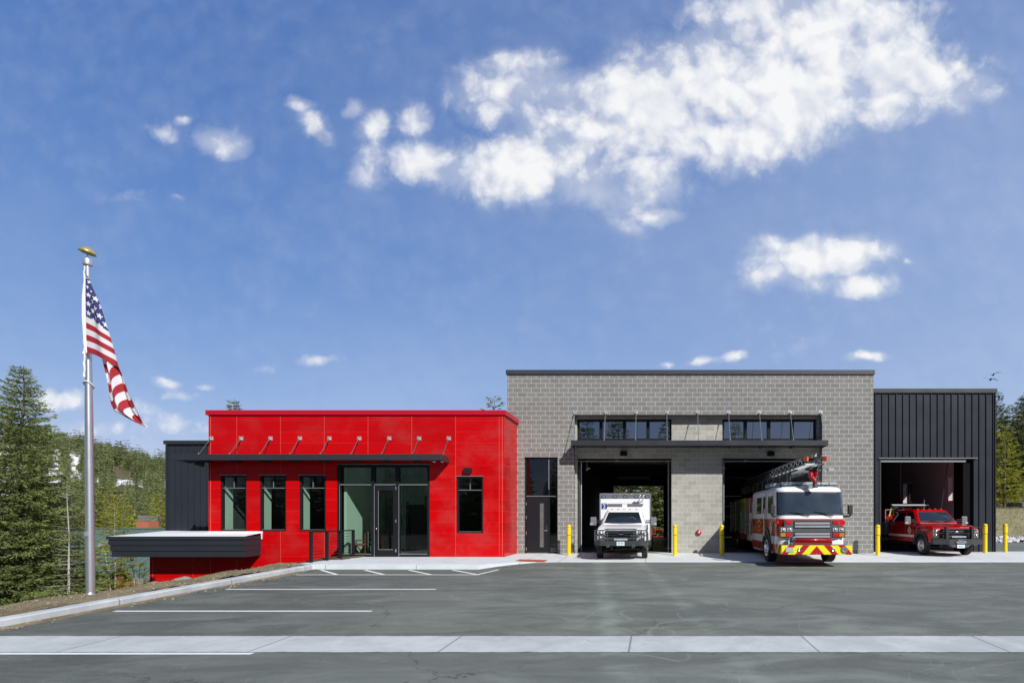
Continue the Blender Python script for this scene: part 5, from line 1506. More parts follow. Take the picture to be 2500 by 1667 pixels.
for (wd, y0, y1, z0, z1) in ((.42, .3, 11.5, 3.36, 3.62), (.335, -.45, 11.0, 3.50, 3.80)):
    t = MB()
    for sd in (-1, 1):
        t.box(LX + sd * wd - .03, LX + sd * wd + .03, y0, y1, z0, z0 + .05); t.box(LX + sd * wd - .025, LX + sd * wd + .025, y0 + (.2 if wd < .4 else .8), y1, z1 - .045, z1)
        k = 0; y = y0 + .35
        while y < y1 - .4:
            t.tube((LX + sd * wd, y, z0 + .03), (LX + sd * wd, y + .32, z1 - .03), .018, n=5); t.tube((LX + sd * wd, y + .32, z1 - .03), (LX + sd * wd, y + .64, z0 + .03), .018, n=5); y += .64
    sec = t.build('ladder_section', LADM if wd < .4 else GREYP, lad)
    t = MB(); y = y0 + .2
    while y < y1: t.tube((LX - wd, y, z0 + .035), (LX + wd, y, z0 + .035), .024, n=6); y += .355
    t.build('rung', WHITE if wd < .4 else GALV, sec)
for sd in (-1, 1):
    t = MB(); t.box(LX + sd * .335 - .10, LX + sd * .335 + .045, -.50, -.44, 3.62, 3.77); tb = t.build('tip_marker', MAROON, lad, bevel=.005, segs=1)
    t = MB(); t.box(LX + sd * .335 + .046, LX + sd * .335 + .10, -.50, -.43, 3.62, 3.77); t.build('tip_reflector', ORANGE, tb)
t = MB(); t.prism([(LX + .02, 3.80), (LX + .10, 3.80), (LX + .10, 3.92)], 'y', -.3, -.28); t.box(LX + .22, LX + .55, -.52, -.30, 3.80, 3.815); t.build('tip_plate', GALV, lad)
t = MB(); t.box(LX - .10, LX + .16, -.2, .4, 3.36, 3.46); t.path([(LX + .12, -.1, 3.42), (LX + .30, -.2, 3.6), (LX + .32, -.2, 3.3)], .02, 6); t.build('tip_bracket', INK, lad)
mn = MB(); mn.smooth = True
mn.path([(LX + .08, .05, 3.36), (LX - .02, -.05, 3.26), (LX - .04, -.10, 3.12), (LX + .06, -.12, 3.0), (LX + .10, -.12, 2.93)], .085, 12)
mn.ball((LX + .14, -.1, 3.24), .10, 12, (.7, 1, 1.3)); mn.ball((LX - .02, -.05, 3.26), .088, 12); mn.ball((LX - .04, -.1, 3.12), .088, 12); mn.ball((LX + .06, -.12, 3.0), .088, 12)
mo = mn.build('water_cannon', REDP, lad)
t = MB(); t.lathe([(.075, 0), (.085, -.05), (.07, -.16), (.10, -.17), (.10, -.20), (0, -.2)], (LX + .10, -.12, 2.93), n=16); t.build('nozzle', DKGREY, mo)
t = MB(); t.tube((LX + .32, -.25, 3.33), (LX + .48, -.28, 3.33), .014, n=6); wl_ = t.build('lamp_arm', GALV, lad)
t = MB(); t.box(LX + .48, LX + .70, -.36, -.24, 3.28, 3.39); t.build('work_lamp', LAMP, wl_, bevel=.03, segs=2)

# ------------------------------------------------------------------ bollards
def bollard_proto():
    o = empty('bollard')
    t = MB(); t.lathe([(.088, -.02), (.088, 1.17)], n=24); 
    sl_ = t.build('post', YEL, o)
    t = MB(); t.lathe([(.096, .86), (.096, 1.24), (.090, 1.27), (.07, 1.295), (.035, 1.31), (0, 1.314)], n=24); t.build('cap', YEL, o)
    for z in (.865, 1.215):
        t = MB(); t.lathe([(.0975, z - .009), (.0985, z), (.0975, z + .009)], n=24); t.build('band', YBAND, o)
    return o
bp0 = bollard_proto()
BOL = [(1389, 22.5, 'yellow bollard between the black side door and the ambulance bay'), (1648, 22.5, 'yellow bollard just right of the ambulance bay, beside the red alarm bell wall'),
       (1762, 22.4, 'yellow bollard at the rear left flank of the fire engine, in shade'), (2143, 22.5, 'yellow bollard between the grey block corner and the red pickup'),
       (2405, 23.75, 'yellow bollard just right of the red pickup bumper, against the black wall'), (2454, 24.3, 'yellow bollard standing free beyond the black wing, rightmost of all')]
for i, (px, z, lab) in enumerate(BOL):
    o = bp0 if i == 0 else copy_tree(bp0)
    y = z - D0; o.location = ((px - VX) * z / F, y, 0.025 * min(y, 0))
    tag(o, lab, 'bollard', 'yellow bollards along the garage front')

# alarm bell, wall lamps, cameras
o = empty('fire_bell', (1.98, YC, .92)); tag(o, 'round red fire bell on the pale block wall between the bays', 'alarm bell')
t = MB(); t.lathe([(.11, 0), (.125, -.03), (.12, -.06), (.10, -.085), (.0, -.09)], (0, 0, 0), 'y', 24, flip=True); t.build('gong', plain('bell_red', (.45, .01, .015), .3), o)
t = MB(); t.lathe([(.05, -.085), (.045, -.11), (0, -.115)], (0, 0, 0), 'y', 14, flip=True); t.build('hub', GALV, o)
def wall_lamp(x, y, z, w_, h, lab, pose=.16):
    o = empty('wall_lamp', (x, y, z)); tag(o, lab, 'wall lamp', 'black wall lamps')
    t = MB(); t.prism([(0, -h * .5), (-pose, -h * .5), (-pose * .75, h * .5), (0, h * .5)], 'x', -w_ / 2, w_ / 2); t.build('housing', FRAME, o, bevel=.01, segs=1)
    t = MB(); t.box(-w_ * .4, w_ * .4, -pose * .9, -.02, -h * .5 - .004, -h * .5 - .0005); t.build('lens', PLAST, o)
wall_lamp(rx(1144), YR, rz(1148), .32, .19, 'black wall lamp above the single window of the red wall')
wall_lamp((1523 - VX) / 54.3, YC, EYE + (VY - 1107.5) / 54.3, .30, .22, 'black wall lamp above the ambulance bay')
wall_lamp((1881 - VX) / 54.3, YC, EYE + (VY - 1107.5) / 54.3, .30, .22, 'black wall lamp above the fire engine bay')
for k, (px, lab) in enumerate(((1069, 'small grey security camera under the canopy corner, inner one'), (1089, 'small grey security camera at the outer tip of the red wall canopy'))):
    o = empty('security_camera', (rx(px), YR - .3, rz(1128))); tag(o, lab, 'security camera', 'cameras under the canopy')
    t = MB(); t.lathe([(0, -.12), (.05, -.12), (.055, .08), (0, .1)], (0, 0, 0), 'y', 14); t.build('body', GALV, o); t = MB(); t.tube((0, 0, .03), (0, 0, .16), .02, n=6); t.build('mount', GALV, o)
    t = MB(); t.lathe([(0, -.125), (.035, -.124), (.035, -.12)], (0, 0, 0), 'y', 12); t.build('lens', INK, o)

# railing on the drop
RL = empty('railing', (-12.12, -2.1, 0)); tag(RL, 'black steel railing with horizontal cables left of the glazed entrance', 'railing')
for y in (0, -.85, -1.7, -2.6):
    t = MB(); t.box(-.045, .045, y - .045, y + .045, -.05, 1.06); t.build('post', FRAME, RL, bevel=.006, segs=1)
t = MB(); t.box(-.04, .04, -2.68, .06, 1.055, 1.10); t.build('top_rail', FRAME, RL, bevel=.006, segs=1)
t = MB()
for k in range(9): t.tube((0, -2.6, .12 + k * .105), (0, 0, .12 + k * .105), .008, n=5)
t.build('cable', DKGREY, RL)

# wooden chairs and a table in the vestibule
def chair():
    o = empty('wooden_chair')
    t = MB(); t.box(-.22, .22, -.22, .22, .42, .46); t.build('seat', WOOD, o, bevel=.01, segs=1)
    t = MB(); t.box(-.2, .2, -.2, .2, .46, .50); t.build('cushion', CUSH, o, bevel=.02, segs=2)
    for x in (-.2, .2):
        for y, h in ((-.2, .42), (.2, .92)):
            t = MB(); t.box(x - .02, x + .02, y - .02, y + .02, 0, h); t.build('leg', WOOD, o)
        t = MB(); t.box(x - .025, x + .025, -.22, .2, .62, .65); t.box(x - .02, x + .02, -.22, -.18, .42, .62); t.build('armrest', WOOD, o)
    t = MB()
    for z in (.60, .70, .80, .88): t.box(-.18, .18, .19, .21, z - .03, z + .03)
    t.build('backrest', WOOD, o)
    return o
ch = chair()
for i, (x, y, a, lab) in enumerate(((-12.22, -1.38, -70, 'wooden slatted armchair nearest the railing behind the glass'), (-11.95, -.62, 150, 'wooden armchair behind the table inside the glazed entrance'), (-11.62, -1.30, 100, 'wooden armchair with red cushion nearest the glass door'))):
    o = ch if i == 0 else copy_tree(ch); o.location = (x, y, .01); o.rotation_euler.z = R(a); tag(o, lab, 'chair', 'wooden chairs inside the entrance')
o = empty('wooden_table', (-11.45, -.5, .01)); tag(o, 'small dark wooden table among the chairs behind the entrance glass', 'table')
t = MB(); t.box(-.3, .3, -.4, .4, .70, .74); t.build('table_top', WOOD, o, bevel=.01, segs=1)
for x in (-.25, .25):
    for y in (-.35, .35): t = MB(); t.box(x - .025, x + .025, y - .025, y + .025, 0, .70); t.build('leg', WOOD, o)
t = MB(); t.box(-.13, .13, -.02, 0, -.18, .18); o = t.build('picture', plain('picture_paper', (.5, .5, .45), .6), None); o.location = (-12.0, 1.39, 1.45); tag(o, 'small framed notice on the green wall behind the entrance glass', 'picture')
e = MB(); e.box(-.16, -.13, -.03, 0, -.21, .21); e.box(.13, .16, -.03, 0, -.21, .21); e.box(-.13, .13, -.03, 0, .18, .21); e.box(-.13, .13, -.03, 0, -.21, -.18); e.build('frame', FRAME, o)

# red tripod barrier standing behind the open rear of the bay
o = empty('barrier_stand', (-.02, 29.9, -1.02)); tag(o, 'red folding barrier stand seen through the open rear of the ambulance bay', 'barrier')
t = MB(); t.tube((-2.6, 0, 1.38), (1.6, 0, 1.42), .035, n=6); t.tube((-2.6, 0, .72), (1.6, 0, .74), .03, n=6); t.build('rail', plain('barrier_red', (.55, .02, .02), .5), o)
for x in (-2.4, -.35, 1.4): t = MB(); t.tube((x - .2, .1, 0), (x, 0, 1.5), .035, n=6); t.tube((x + .2, -.1, 0), (x, 0, 1.5), .035, n=6); t.build('leg', MAT['barrier_red'], o)
t = MB(); t.box(-.5, -.2, -.05, .05, .6, 1.3); t.build('panel', MAT['barrier_red'], o)

# ------------------------------------------------------------------ flagpole and flag
PZ = 12.0
pb = at(221, 1456, PZ); pt = at(214, 640, PZ)
o = empty('flagpole', pb); tag(o, 'tall tapered aluminium flagpole with a gold dome on the dirt verge', 'flagpole')
d = pt - pb
t = MB(); t.lathe([(.079, -.1), (.079, .8), (.075, 2.6), (.067, 4.4), (.059, 5.2), (.055, 6.0), (.042, d.z)], n=32)
for i, v in enumerate(t.v): t.v[i] = (v[0] + d.x * v[2] / d.z, v[1], v[2])
t.build('shaft', ALU, o)
t = MB(); t.lathe([(.19, 0), (.19, .015), (.14, .03), (.10, .045), (.085, .08), (.080, .10)], n=32); t.build('flash_collar', ALU, o)
t = MB(); t.lathe([(0, -.075), (.078, -.075), (.082, -.06), (.082, .06), (.075, .07), (0, .07)], (d.x, 0, d.z), n=24); t.build('truck', GALV, o)
t = MB(); t.lathe([(.0, .105), (.045, .10), (.095, .065), (.135, .012), (.152, -.03), (.144, -.03), (.09, .045), (.0, .08)], n=28, rot=Matrix.Rotation(R(13), 3, 'Y') @ Matrix.Rotation(R(-4), 3, 'X'))
for i, v in enumerate(t.v): t.v[i] = (v[0] + d.x, v[1], v[2] + d.z + .235)
t.build('finial', BRASS, o); t = MB(); t.tube((d.x, 0, d.z + .05), (d.x, 0, d.z + .30), .016, n=8); t.build('spindle', GALV, o)
t = MB(); pts = []
for k in range(34):
    f_ = k / 33; z = d.z - .08 - f_ * 2.55; r_ = .044 + .015 * f_ * 1.2
    pts.append((d.x * z / d.z - r_ * .75 + .012 * math.sin(k * 1.9), -r_ * .8 - .005, z))
t.path(pts, .012, 5); t.ball(pts[4], .03, 8); t.ball(pts[26], .032, 8); t.path([(p[0] + .025, p[1], p[2]) for p in pts[24:]], .010, 5)
t.build('halyard', ROPE, o)
zc = at(218, 934, PZ).z - pb.z; t = MB()
pts = [(d.x * zc / d.z + .082 * math.cos(a), .082 * math.sin(a), zc - .05 + .07 * math.cos(a * 1.0 + 1.5)) for a in [2 * math.pi * k / 22 for k in range(23)]]
t.path(pts, .015, 7); t.build('retainer_ring', ROPE, o)
t = MB(); t.box(-.03, .02, -.11, -.075, 1.38, 1.48); t.build('cleat', GALV, o)

def interp(rows, f):
    for a, b in zip(rows, rows[1:]):
        if a[0] <= f <= b[0]:
            k = (f - a[0]) / (b[0] - a[0]); return [p + (q - p) * k for p, q in zip(a[1:], b[1:])]
    return rows[-1][1:]
FZ = 11.84
LA = [(0, 208, 672), (.3, 208, 722), (.54, 209, 772), (.8, 210, 822), (1, 212, 860)]
RA = [(0, 216, 674), (.12, 222, 690), (.3, 244, 742), (.54, 264, 810), (.8, 276, 856), (1, 286, 897)]
fv, ff, fu = [], [], []
NT_, NV = 16, 44
for j in range(NV + 1):
    v = j / NV; l, r_ = interp(LA, v), interp(RA, v)
    for i in range(NT_ + 1):
        t_ = i / NT_; sag = 6 * math.sin(t_ * math.pi) * (v ** 1.2)
        p = at(l[0] + (r_[0] - l[0]) * t_, l[1] + (r_[1] - l[1]) * t_ - sag * .8, FZ)
        p.y += .05 * math.sin(t_ * 5.2 + v * 2) * t_ - .03 * math.sin(t_ * 11 + 1.5 * v) * t_
        fv.append(p); fu.append((.012 + t_ * min(.165, .02 + .30 * v), v * .9999))
for j in range(NV):
    for i in range(NT_): a = j * (NT_ + 1) + i; ff.append((a, a + 1, a + NT_ + 2, a + NT_ + 1))
n0 = len(fv)
LB = [(0, 248, 872), (.15, 250, 898), (.35, 256, 940), (.5, 257, 965), (.62, 263, 985), (.72, 272, 1002), (.80, 292, 1012), (.9, 322, 1027), (1, 354, 1041)]
RB = [(0, 280, 872), (.2, 299, 914), (.45, 315, 955), (.7, 336, 995), (.9, 351, 1025), (1, 358.5, 1042)]
NT2, NV2 = 22, 50
for j in range(NV2 + 1):
    v = j / NV2; l, r_ = interp(LB, v), interp(RB, v)
    for i in range(NT2 + 1):
        t_ = i / NT2
        p = at(l[0] + (r_[0] - l[0]) * t_, l[1] + (r_[1] - l[1]) * t_, FZ + .06)
        fold = math.sin(t_ * 9.5 + v * 2.2) * .075 * (1 - .35 * v) + .03 * math.sin(t_ * 19 + 4 * v)
        p.y += fold
        s_ = 9.0 * v - 3.0 * (1 - t_) + .55 * math.sin(t_ * 9.5 + v * 2.2 + 1.0) + 3.6
        fv.append(p); fu.append((.9, s_ / 13.0))
for j in range(NV2):
    for i in range(NT2): a = n0 + j * (NT2 + 1) + i; ff.append((a, a + 1, a + NT2 + 2, a + NT2 + 1))
me = bpy.data.meshes.new('flag'); me.from_pydata([tuple(p) for p in fv], [], ff)
uvl = me.uv_layers.new(name='UVMap')
for lp in me.loops:
    uvl.data[lp.index].uv = fu[lp.vertex_index]
for p_ in me.polygons: p_.use_smooth = True
me.materials.append(FLAG)
fo = bpy.data.objects.new('flag', me); COL.objects.link(fo)
tag(fo, 'American flag hanging folded from the aluminium pole', 'flag')
t = MB()
LH = [(0, 206, 668), (.3, 200, 722), (.54, 199.5, 772), (.8, 203, 822), (1, 210, 862)]
A_ = [at(*interp(LH, k / 20), FZ - .01) for k in range(21)]; B2_ = [at(interp(LA, k / 20)[0] + .6, interp(LA, k / 20)[1], FZ - .003) for k in range(21)]
t.strip(A_, B2_); t.build('heading', TAPE, fo)

# ------------------------------------------------------------------ trees
def sprays(Pa, Da, La, Wa, rs, tint=None):
    """many small leaf-shaped faces: base points, directions, lengths, widths -> verts, faces"""
    n = len(Pa)
    Da = Da / np.linalg.norm(Da, axis=1, keepdims=True)
    q = rs.normal(size=(n, 3)); Sa = np.cross(Da, q); Sa /= np.linalg.norm(Sa, axis=1, keepdims=True) + 1e-9
    V = np.empty((n, 4, 3))
    V[:, 0] = Pa; V[:, 2] = Pa + Da * La[:, None]
    mid = Pa + Da * (La * .45)[:, None]
    V[:, 1] = mid + Sa * Wa[:, None]; V[:, 3] = mid - Sa * Wa[:, None]
    V[:, 2, 2] -= La * .08
    return V.reshape(-1, 3)


def quad_mesh(name, V, m, tint=None):
    me = bpy.data.meshes.new(name); n = len(V) // 4
    me.vertices.add(len(V)); me.vertices.foreach_set('co', V.astype(np.float32).ravel())
    me.loops.add(4 * n); me.loops.foreach_set('vertex_index', np.arange(4 * n, dtype=np.int32))
    me.polygons.add(n); me.polygons.foreach_set('loop_start', np.arange(0, 4 * n, 4, dtype=np.int32)); me.polygons.foreach_set('loop_total', np.full(n, 4, np.int32))
    me.update(calc_edges=True); me.validate()
    a = me.attributes.new('tint', 'FLOAT', 'POINT')
    a.data.foreach_set('value', (np.zeros(len(V)) if tint is None else tint).astype(np.float32))
    me.materials.append(m)
    return me


def conifer(seed, H, Rd, levels, nb, per, ln, wd, droop=.25, up=.1, basef=.05, pw=.8, gap=0.0, tipup=.25, clump=0):
    """crown vertex array (quads) and list of limb polylines"""
    rs = np.random.RandomState(seed)
    Ps, Ds, Ls, Ws, limbs = [], [], [], [], []
    for i in range(levels):
        t = (i + rs.uniform(-.3, .3)) / levels; t = min(.995, max(0, t))
        z0 = H * (basef + (1 - basef) * t)
        k = max(3, int(round(nb * (1 - .45 * t))))
        a0 = rs.uniform(0, 6.28)
        for j in range(k):
            if rs.rand() < gap: continue
            a = a0 + 6.283 * j / k + rs.uniform(-.35, .35)
            L = Rd * ((1 - t) ** pw) * rs.uniform(.62, 1.12) + .03 * H * .4
            d = np.array([math.cos(a), math.sin(a), 0.0]); sd = np.array([-d[1], d[0], 0])
            slope = -droop * (1 - t) + up * t + rs.uniform(-.08, .08)
            m = max(4, int(per * (L / Rd) + 3))
            f = rs.uniform(.05, 1.0, m) ** .8
            pos = d * (f * L)[:, None] + np.outer(np.ones(m), [0, 0, z0]) + np.outer(slope * f * L + tipup * L * f ** 3 * .5, [0, 0, 1])
            lat = rs.choice([-1, 1], m) * rs.uniform(.2, 1.2, m)
            side = sd[None] * (lat * (1 - f * .5) * L * .22)[:, None]
            pos = pos + side * rs.uniform(.3, 1, m)[:, None] + rs.normal(size=(m, 3)) * (.015 * H * .25)
            dr = d[None] * rs.uniform(.5, 1.1, m)[:, None] + sd[None] * lat[:, None] * .6 + rs.normal(size=(m, 3)) * .22
            dr[:, 2] += slope * .6 + .12 - .22 * rs.rand(m)
            Ps.append(pos); Ds.append(dr); sz = rs.uniform(.65, 1.25, m) * (1 - .35 * t)
            Ls.append(ln * sz); Ws.append(wd * sz)
            if i % 2 == 0 or gap > .2: limbs.append(((0, 0, z0), tuple(d * L * .92 + np.array([0, 0, z0 + slope * L * .92 + tipup * L * .4]))))
    Ps, Ds, Ls, Ws = map(np.concatenate, (Ps, Ds, Ls, Ws))
    return sprays(Ps, Ds, Ls, Ws, rs), limbs


def tree_obj(name, seed, H, Rd, mfol, mbark, loc, label, group, tr=None, **kw):
    V, limbs = conifer(seed, H, Rd, **kw)
    o = empty(name, loc)
    tag(o, label, 'tree', group)
    c = bpy.data.objects.new('crown', quad_mesh('crown', V, mfol)); COL.objects.link(c); c.parent = o
    t = MB(); r0 = tr or H * .018; rs = random.Random(seed)
    pts = [(H * .0025 * rs.uniform(-1, 1) * k, H * .0025 * rs.uniform(-1, 1) * k, H * (k / 6 * 1.0) - (.4 if k == 0 else 0)) for k in range(7)]
    for k in range(6): t.tube(pts[k], pts[k + 1], r0 * (1 - k / 6.3), r0 * (1 - (k + 1) / 6.3), 7)
    t.build('trunk', mbark, o)
    if limbs and len(limbs) < 900:
        t = MB()
        for a, b in limbs: t.tube(a, b, r0 * .16 + .003, .002, 3)
        t.build('limb', mbark, o)['kind'] = 'stuff'
    return o


HEAVY = dict(levels=54, nb=13, per=230, ln=.11, wd=.016, droop=.42, up=.25, basef=.02, pw=.78, tipup=.34, gap=.05)
p = at(52, 1478, 14.0)
tree_obj('spruce', 3, at(38, 893, 14).z - p.z, 1.62, SPRUCE, BARK, p, 'tall dense spruce at the left edge, nearest tree', 'trees left of the flagpole', **HEAVY)
p = at(-40, 1500, 13.2)
tree_obj('spruce', 8, 4.3, 1.25, SPRUCE, BARK, p, 'second dense spruce cut off by the left picture edge', 'trees left of the flagpole', **dict(HEAVY, levels=44, per=110))
p = at(168, 1468, 13.6)
tree_obj('pine', 21, at(168, 1160, 13.6).z - p.z, .42, FIR, PALEB, p, 'slim thin-crowned pine with a bare grey trunk, left of the flagpole', 'trees left of the flagpole', levels=24, nb=5, per=22, ln=.10, wd=.009, droop=.12, up=.35, basef=.10, pw=.5, gap=.3, tr=.03)
p = at(138, 1470, 16.5)
tree_obj('pine', 22, at(160, 1170, 16.5).z - p.z, .95, PINE, BARK, p, 'bright yellow-green pine behind the slim bare trunk', 'trees left of the flagpole', levels=28, nb=8, per=56, ln=.13, wd=.012, droop=.12, up=.35, basef=.04, pw=.6, gap=.12)
p = at(205, 1468, 18.5)
tree_obj('pine', 25, 1.5, .6, FIR, BARK, p, 'low dark pine partly hidden by the flagpole', 'trees left of the flagpole', levels=18, nb=7, per=44, ln=.13, wd=.012, droop=.12, up=.35, basef=.04, pw=.6, gap=.12)
p = at(282, 1452, 24.0)
tree_obj('pine', 23, at(276, 1206, 24.0).z - p.z, .98, PINE, PALEB, p, 'small yellow-green pine just right of the flagpole', 'trees left of the flagpole', levels=26, nb=6, per=70, ln=.17, wd=.018, droop=.10, up=.35, basef=.08, pw=.62, gap=.2, tr=.035)
# bare saplings
o = empty('bare_sapling', at(330, 1447, 21.5)); tag(o, 'bare pale multi-stemmed sapling beside the brick house corner', 'tree', 'trees left of the flagpole')
rs = random.Random(5); t = MB(); tw = MB()
for (dx_, h, lean) in ((0, 1.45, -.25), (.14, 1.05, .10), (.24, .9, .30)):
    pts = [(dx_ + lean * (k / 7) ** 1.5 * h * .5, 0, h * k / 7) for k in range(8)]
    for k in range(7): t.tube(pts[k], pts[k + 1], .018 * (1 - k / 8.5), .018 * (1 - (k + 1) / 8.5), 5)
    for k in range(2, 8):
        for s_ in range(3):
            a = pts[k]; b = (a[0] + rs.uniform(-.32, .32), a[1] + rs.uniform(-.2, .2), a[2] + rs.uniform(.06, .34))
            tw.tube(a, b, .007, .003, 4); c_ = (b[0] + rs.uniform(-.12, .12), b[1], b[2] + rs.uniform(.03, .16)); tw.tube(b, c_, .003, .0015, 3)
t.build('trunk', PALEB, o); tw.build('twig', PALEB, o)

# medium conifers: a few kinds, copied
KIND = {}
for nm, seed, H, Rd, mt, kw in (('spruce', 31, 9.0, 1.9, FIR, dict(levels=34, nb=8, per=40, ln=.40, wd=.045, droop=.3, up=.25, basef=.03, pw=.75)),
                                ('fir', 32, 10.0, 1.6, SPRUCE, dict(levels=36, nb=8, per=38, ln=.40, wd=.045, droop=.25, up=.2, basef=.06, pw=.7)),
                                ('pine', 33, 7.5, 1.9, PINE, dict(levels=26, nb=7, per=40, ln=.40, wd=.045, droop=.1, up=.35, basef=.10, pw=.55, gap=.12)),
                                ('young_spruce', 34, 6.0, 1.5, SPRUCE, dict(levels=26, nb=8, per=40, ln=.34, wd=.04, droop=.25, up=.25, basef=.02, pw=.7)),
                                ('tall_pine', 35, 12.0, 1.9, FIR, dict(levels=38, nb=8, per=60, ln=.40, wd=.05, droop=.14, up=.3, basef=.22, pw=.55, gap=.18))):
    KIND[nm] = (seed, H, Rd, mt, kw, [])
def plant(nm, loc, scale, label, group, rot):
    seed, H, Rd, mt, kw, first = KIND[nm]
    if not first:
        o = tree_obj(nm, seed, H, Rd, mt, BARK, loc, label, group, **kw); first.append(o)
    else:
        o = copy_tree(first[0]); o.location = loc; tag(o, label, 'tree', group)
    o.scale = (scale * rs.uniform(.9, 1.1), scale * rs.uniform(.9, 1.1), scale); o.rotation_euler.z = rot
    return o
rs = random.Random(77)
# wood between the house and the slope
cand = [(95, 1230, 44), (130, 1205, 50), (175, 1195, 47), (205, 1150, 56), (232, 1192, 46), (262, 1175, 52), (300, 1215, 48), (318, 1205, 55), (345, 1222, 50), (365, 1210, 58), (392, 1205, 52), (408, 1190, 60), (425, 1185, 62),
        (110, 1150, 62), (150, 1130, 66), (240, 1185, 64), (285, 1165, 70), (330, 1175, 72), (375, 1170, 76), (405, 1165, 80), (60, 1140, 70), (190, 1125, 78), (220, 1130, 74), (270, 1140, 84), (310, 1150, 88), (350, 1150, 92), (390, 1155, 90), (420, 1160, 96)]
for (px, py, z) in cand:
    py = max(py, 1188 + (px * 7 + z) % 23)
    x = (px - VX) * z / F; gz = ground(x, z - D0) - .1; top = EYE + (VY - py) * z / F
    nm = rs.choice(['spruce', 'fir', 'spruce', 'pine', 'fir', 'young_spruce'])
    if (px, z) in ((408, 60), (392, 52), (262, 52)): nm = 'pine'
    if px == 232: nm = 'spruce'
    plant(nm, (x, z - D0, gz), (top - gz) / KIND[nm][1], 'green conifer in the wood behind the green-roofed house', 'conifers behind the green-roofed house', rs.uniform(0, 6))
for (px, py, z, lab) in ((571, 978, 44, 'dark conifer tip poking above the left part of the red roof'), (1207, 977, 42, 'conifer tip poking above the red roof beside the grey wall')):
    x = (px - VX) * z / F; top = EYE + (VY - py + 14) * z / F
    plant('fir' if px < 1000 else 'pine', (x, z - D0, -.3), top / (10 if px < 1000 else 7.5), lab, 'conifer tips above the red roof', 1.0)
# trees seen through the open rear of the bay
for (x, y, s_, nm) in ((-6.2, 27, 1.0, 'spruce'), (-4.0, 26.3, .95, 'young_spruce'), (-2.4, 27.2, 1.1, 'spruce'), (-.9, 26.2, 1.0, 'young_spruce'), (.4, 27.0, 1.05, 'fir'), (1.8, 26.4, 1.1, 'young_spruce'), (3.2, 27.5, 1.0, 'spruce'), (-3.2, 29.5, 1.1, 'fir'), (-.2, 30, 1.1, 'fir'), (1.2, 29.4, 1.0, 'spruce'), (-5, 30, 1.2, 'pine'), (2.5, 30.5, 1.1, 'fir')):
    o = plant(nm, (x * 1.15, y + 6.5, -.75), s_ * 1.2, 'dense green conifer seen through the open rear of the ambulance bay', 'conifers behind the ambulance bay', rs.uniform(0, 6)); o.scale.x *= 1.35; o.scale.y *= 1.35
# trees on the bank to the right
for k, (px, py, z, nm, lab) in enumerate(((2432, 958, 47, 'tall_pine', 'sunlit tall pine beside the black wing corner on the bank'), (2452, 1035, 44, 'pine', 'yellow-green pine low in front on the right bank'), (2466, 985, 62, 'fir', 'narrow dark spire of a fir far back on the right bank'),
                                     (2480, 1008, 56, 'spruce', 'dark spruce between the spire and the right picture edge'), (2498, 965, 46, 'tall_pine', 'big dark pine at the right picture edge'), (2520, 940, 50, 'tall_pine', 'tall pine just past the right picture edge'), (2446, 1010, 66, 'spruce', None), (2492, 1040, 70, 'spruce', None), (2420, 1010, 70, 'fir', None), (2475, 1060, 76, 'spruce', None), (2458, 1030, 84, 'fir', None), (2490, 1010, 88, 'fir', None), (2405, 1020, 60, 'fir', None), (2440, 1060, 54, 'spruce', None), (2485, 1070, 52, 'fir', None), (2510, 1040, 58, 'spruce', None), (2462, 1090, 60, 'spruce', None), (2430, 1080, 64, 'fir', None), (2500, 1090, 66, 'spruce', None))):
    x = (px - VX) * z / F; gz = ground(x, z - D0) - .1; top = EYE + (VY - py) * z / F
    plant(nm, (x, z - D0, gz), (top - gz) / KIND[nm][1], lab or 'dark conifer deep in the wood above the right bank', 'conifers on the right bank', rs.uniform(0, 6))
for k in range(26):
    x = 50 + (k % 13) * 5.2 + rs.uniform(-1.5, 1.5); y = 25 + (k // 13) * 13 + rs.uniform(-2, 4)
    plant(('spruce', 'fir', 'tall_pine', 'pine')[k % 4], (x, y, ground(x, y) - .1), rs.uniform(.8, 1.25), 'dark conifer deep in the wood above the right bank', 'conifers on the right bank', rs.uniform(0, 6))
# trees across the road behind the viewer; the clerestory glass and the red panels mirror them
for k, (x, y, H, nm) in enumerate(((-10.2, -55, 17.5, 'spruce'), (-5.6, -56, 18.5, 'spruce'), (.2, -57, 13.5, 'tall_pine'), (2.6, -55, 19, 'spruce'), (12.6, -57, 17, 'fir'), (-15, -58, 13, 'fir'), (-20, -57, 12, 'spruce'), (-26, -60, 15, 'tall_pine'), (-32, -58, 11, 'fir'), (-38, -60, 13, 'spruce'), (-44, -62, 12, 'fir'), (-50, -60, 14, 'spruce'), (7, -62, 9, 'spruce'), (17, -64, 10, 'fir'), (23, -64, 9, 'spruce'), (-2.5, -62, 9, 'fir'))):
    plant(nm, (x, y, -.5), H / KIND[nm][1], 'tall conifer mirrored in the clerestory windows', 'conifers mirrored in the windows', rs.uniform(0, 6))

for row, (y0, hh) in enumerate(((-47.5, 6.5), (-50.5, 11.0))):
    for k in range(22):
        nm = ('young_spruce', 'spruce', 'fir')[(k + row) % 3]
        plant(nm, (-66 + k * 4.6 + rs.uniform(-1, 1) + row * 2, y0 + rs.uniform(-.8, .8), -.6), hh * rs.uniform(.7, 1.15) / KIND[nm][1], 'dark conifer of the low belt mirrored in the office glass', 'low conifers mirrored in the windows', rs.uniform(0, 6)).scale.x *= 1.4

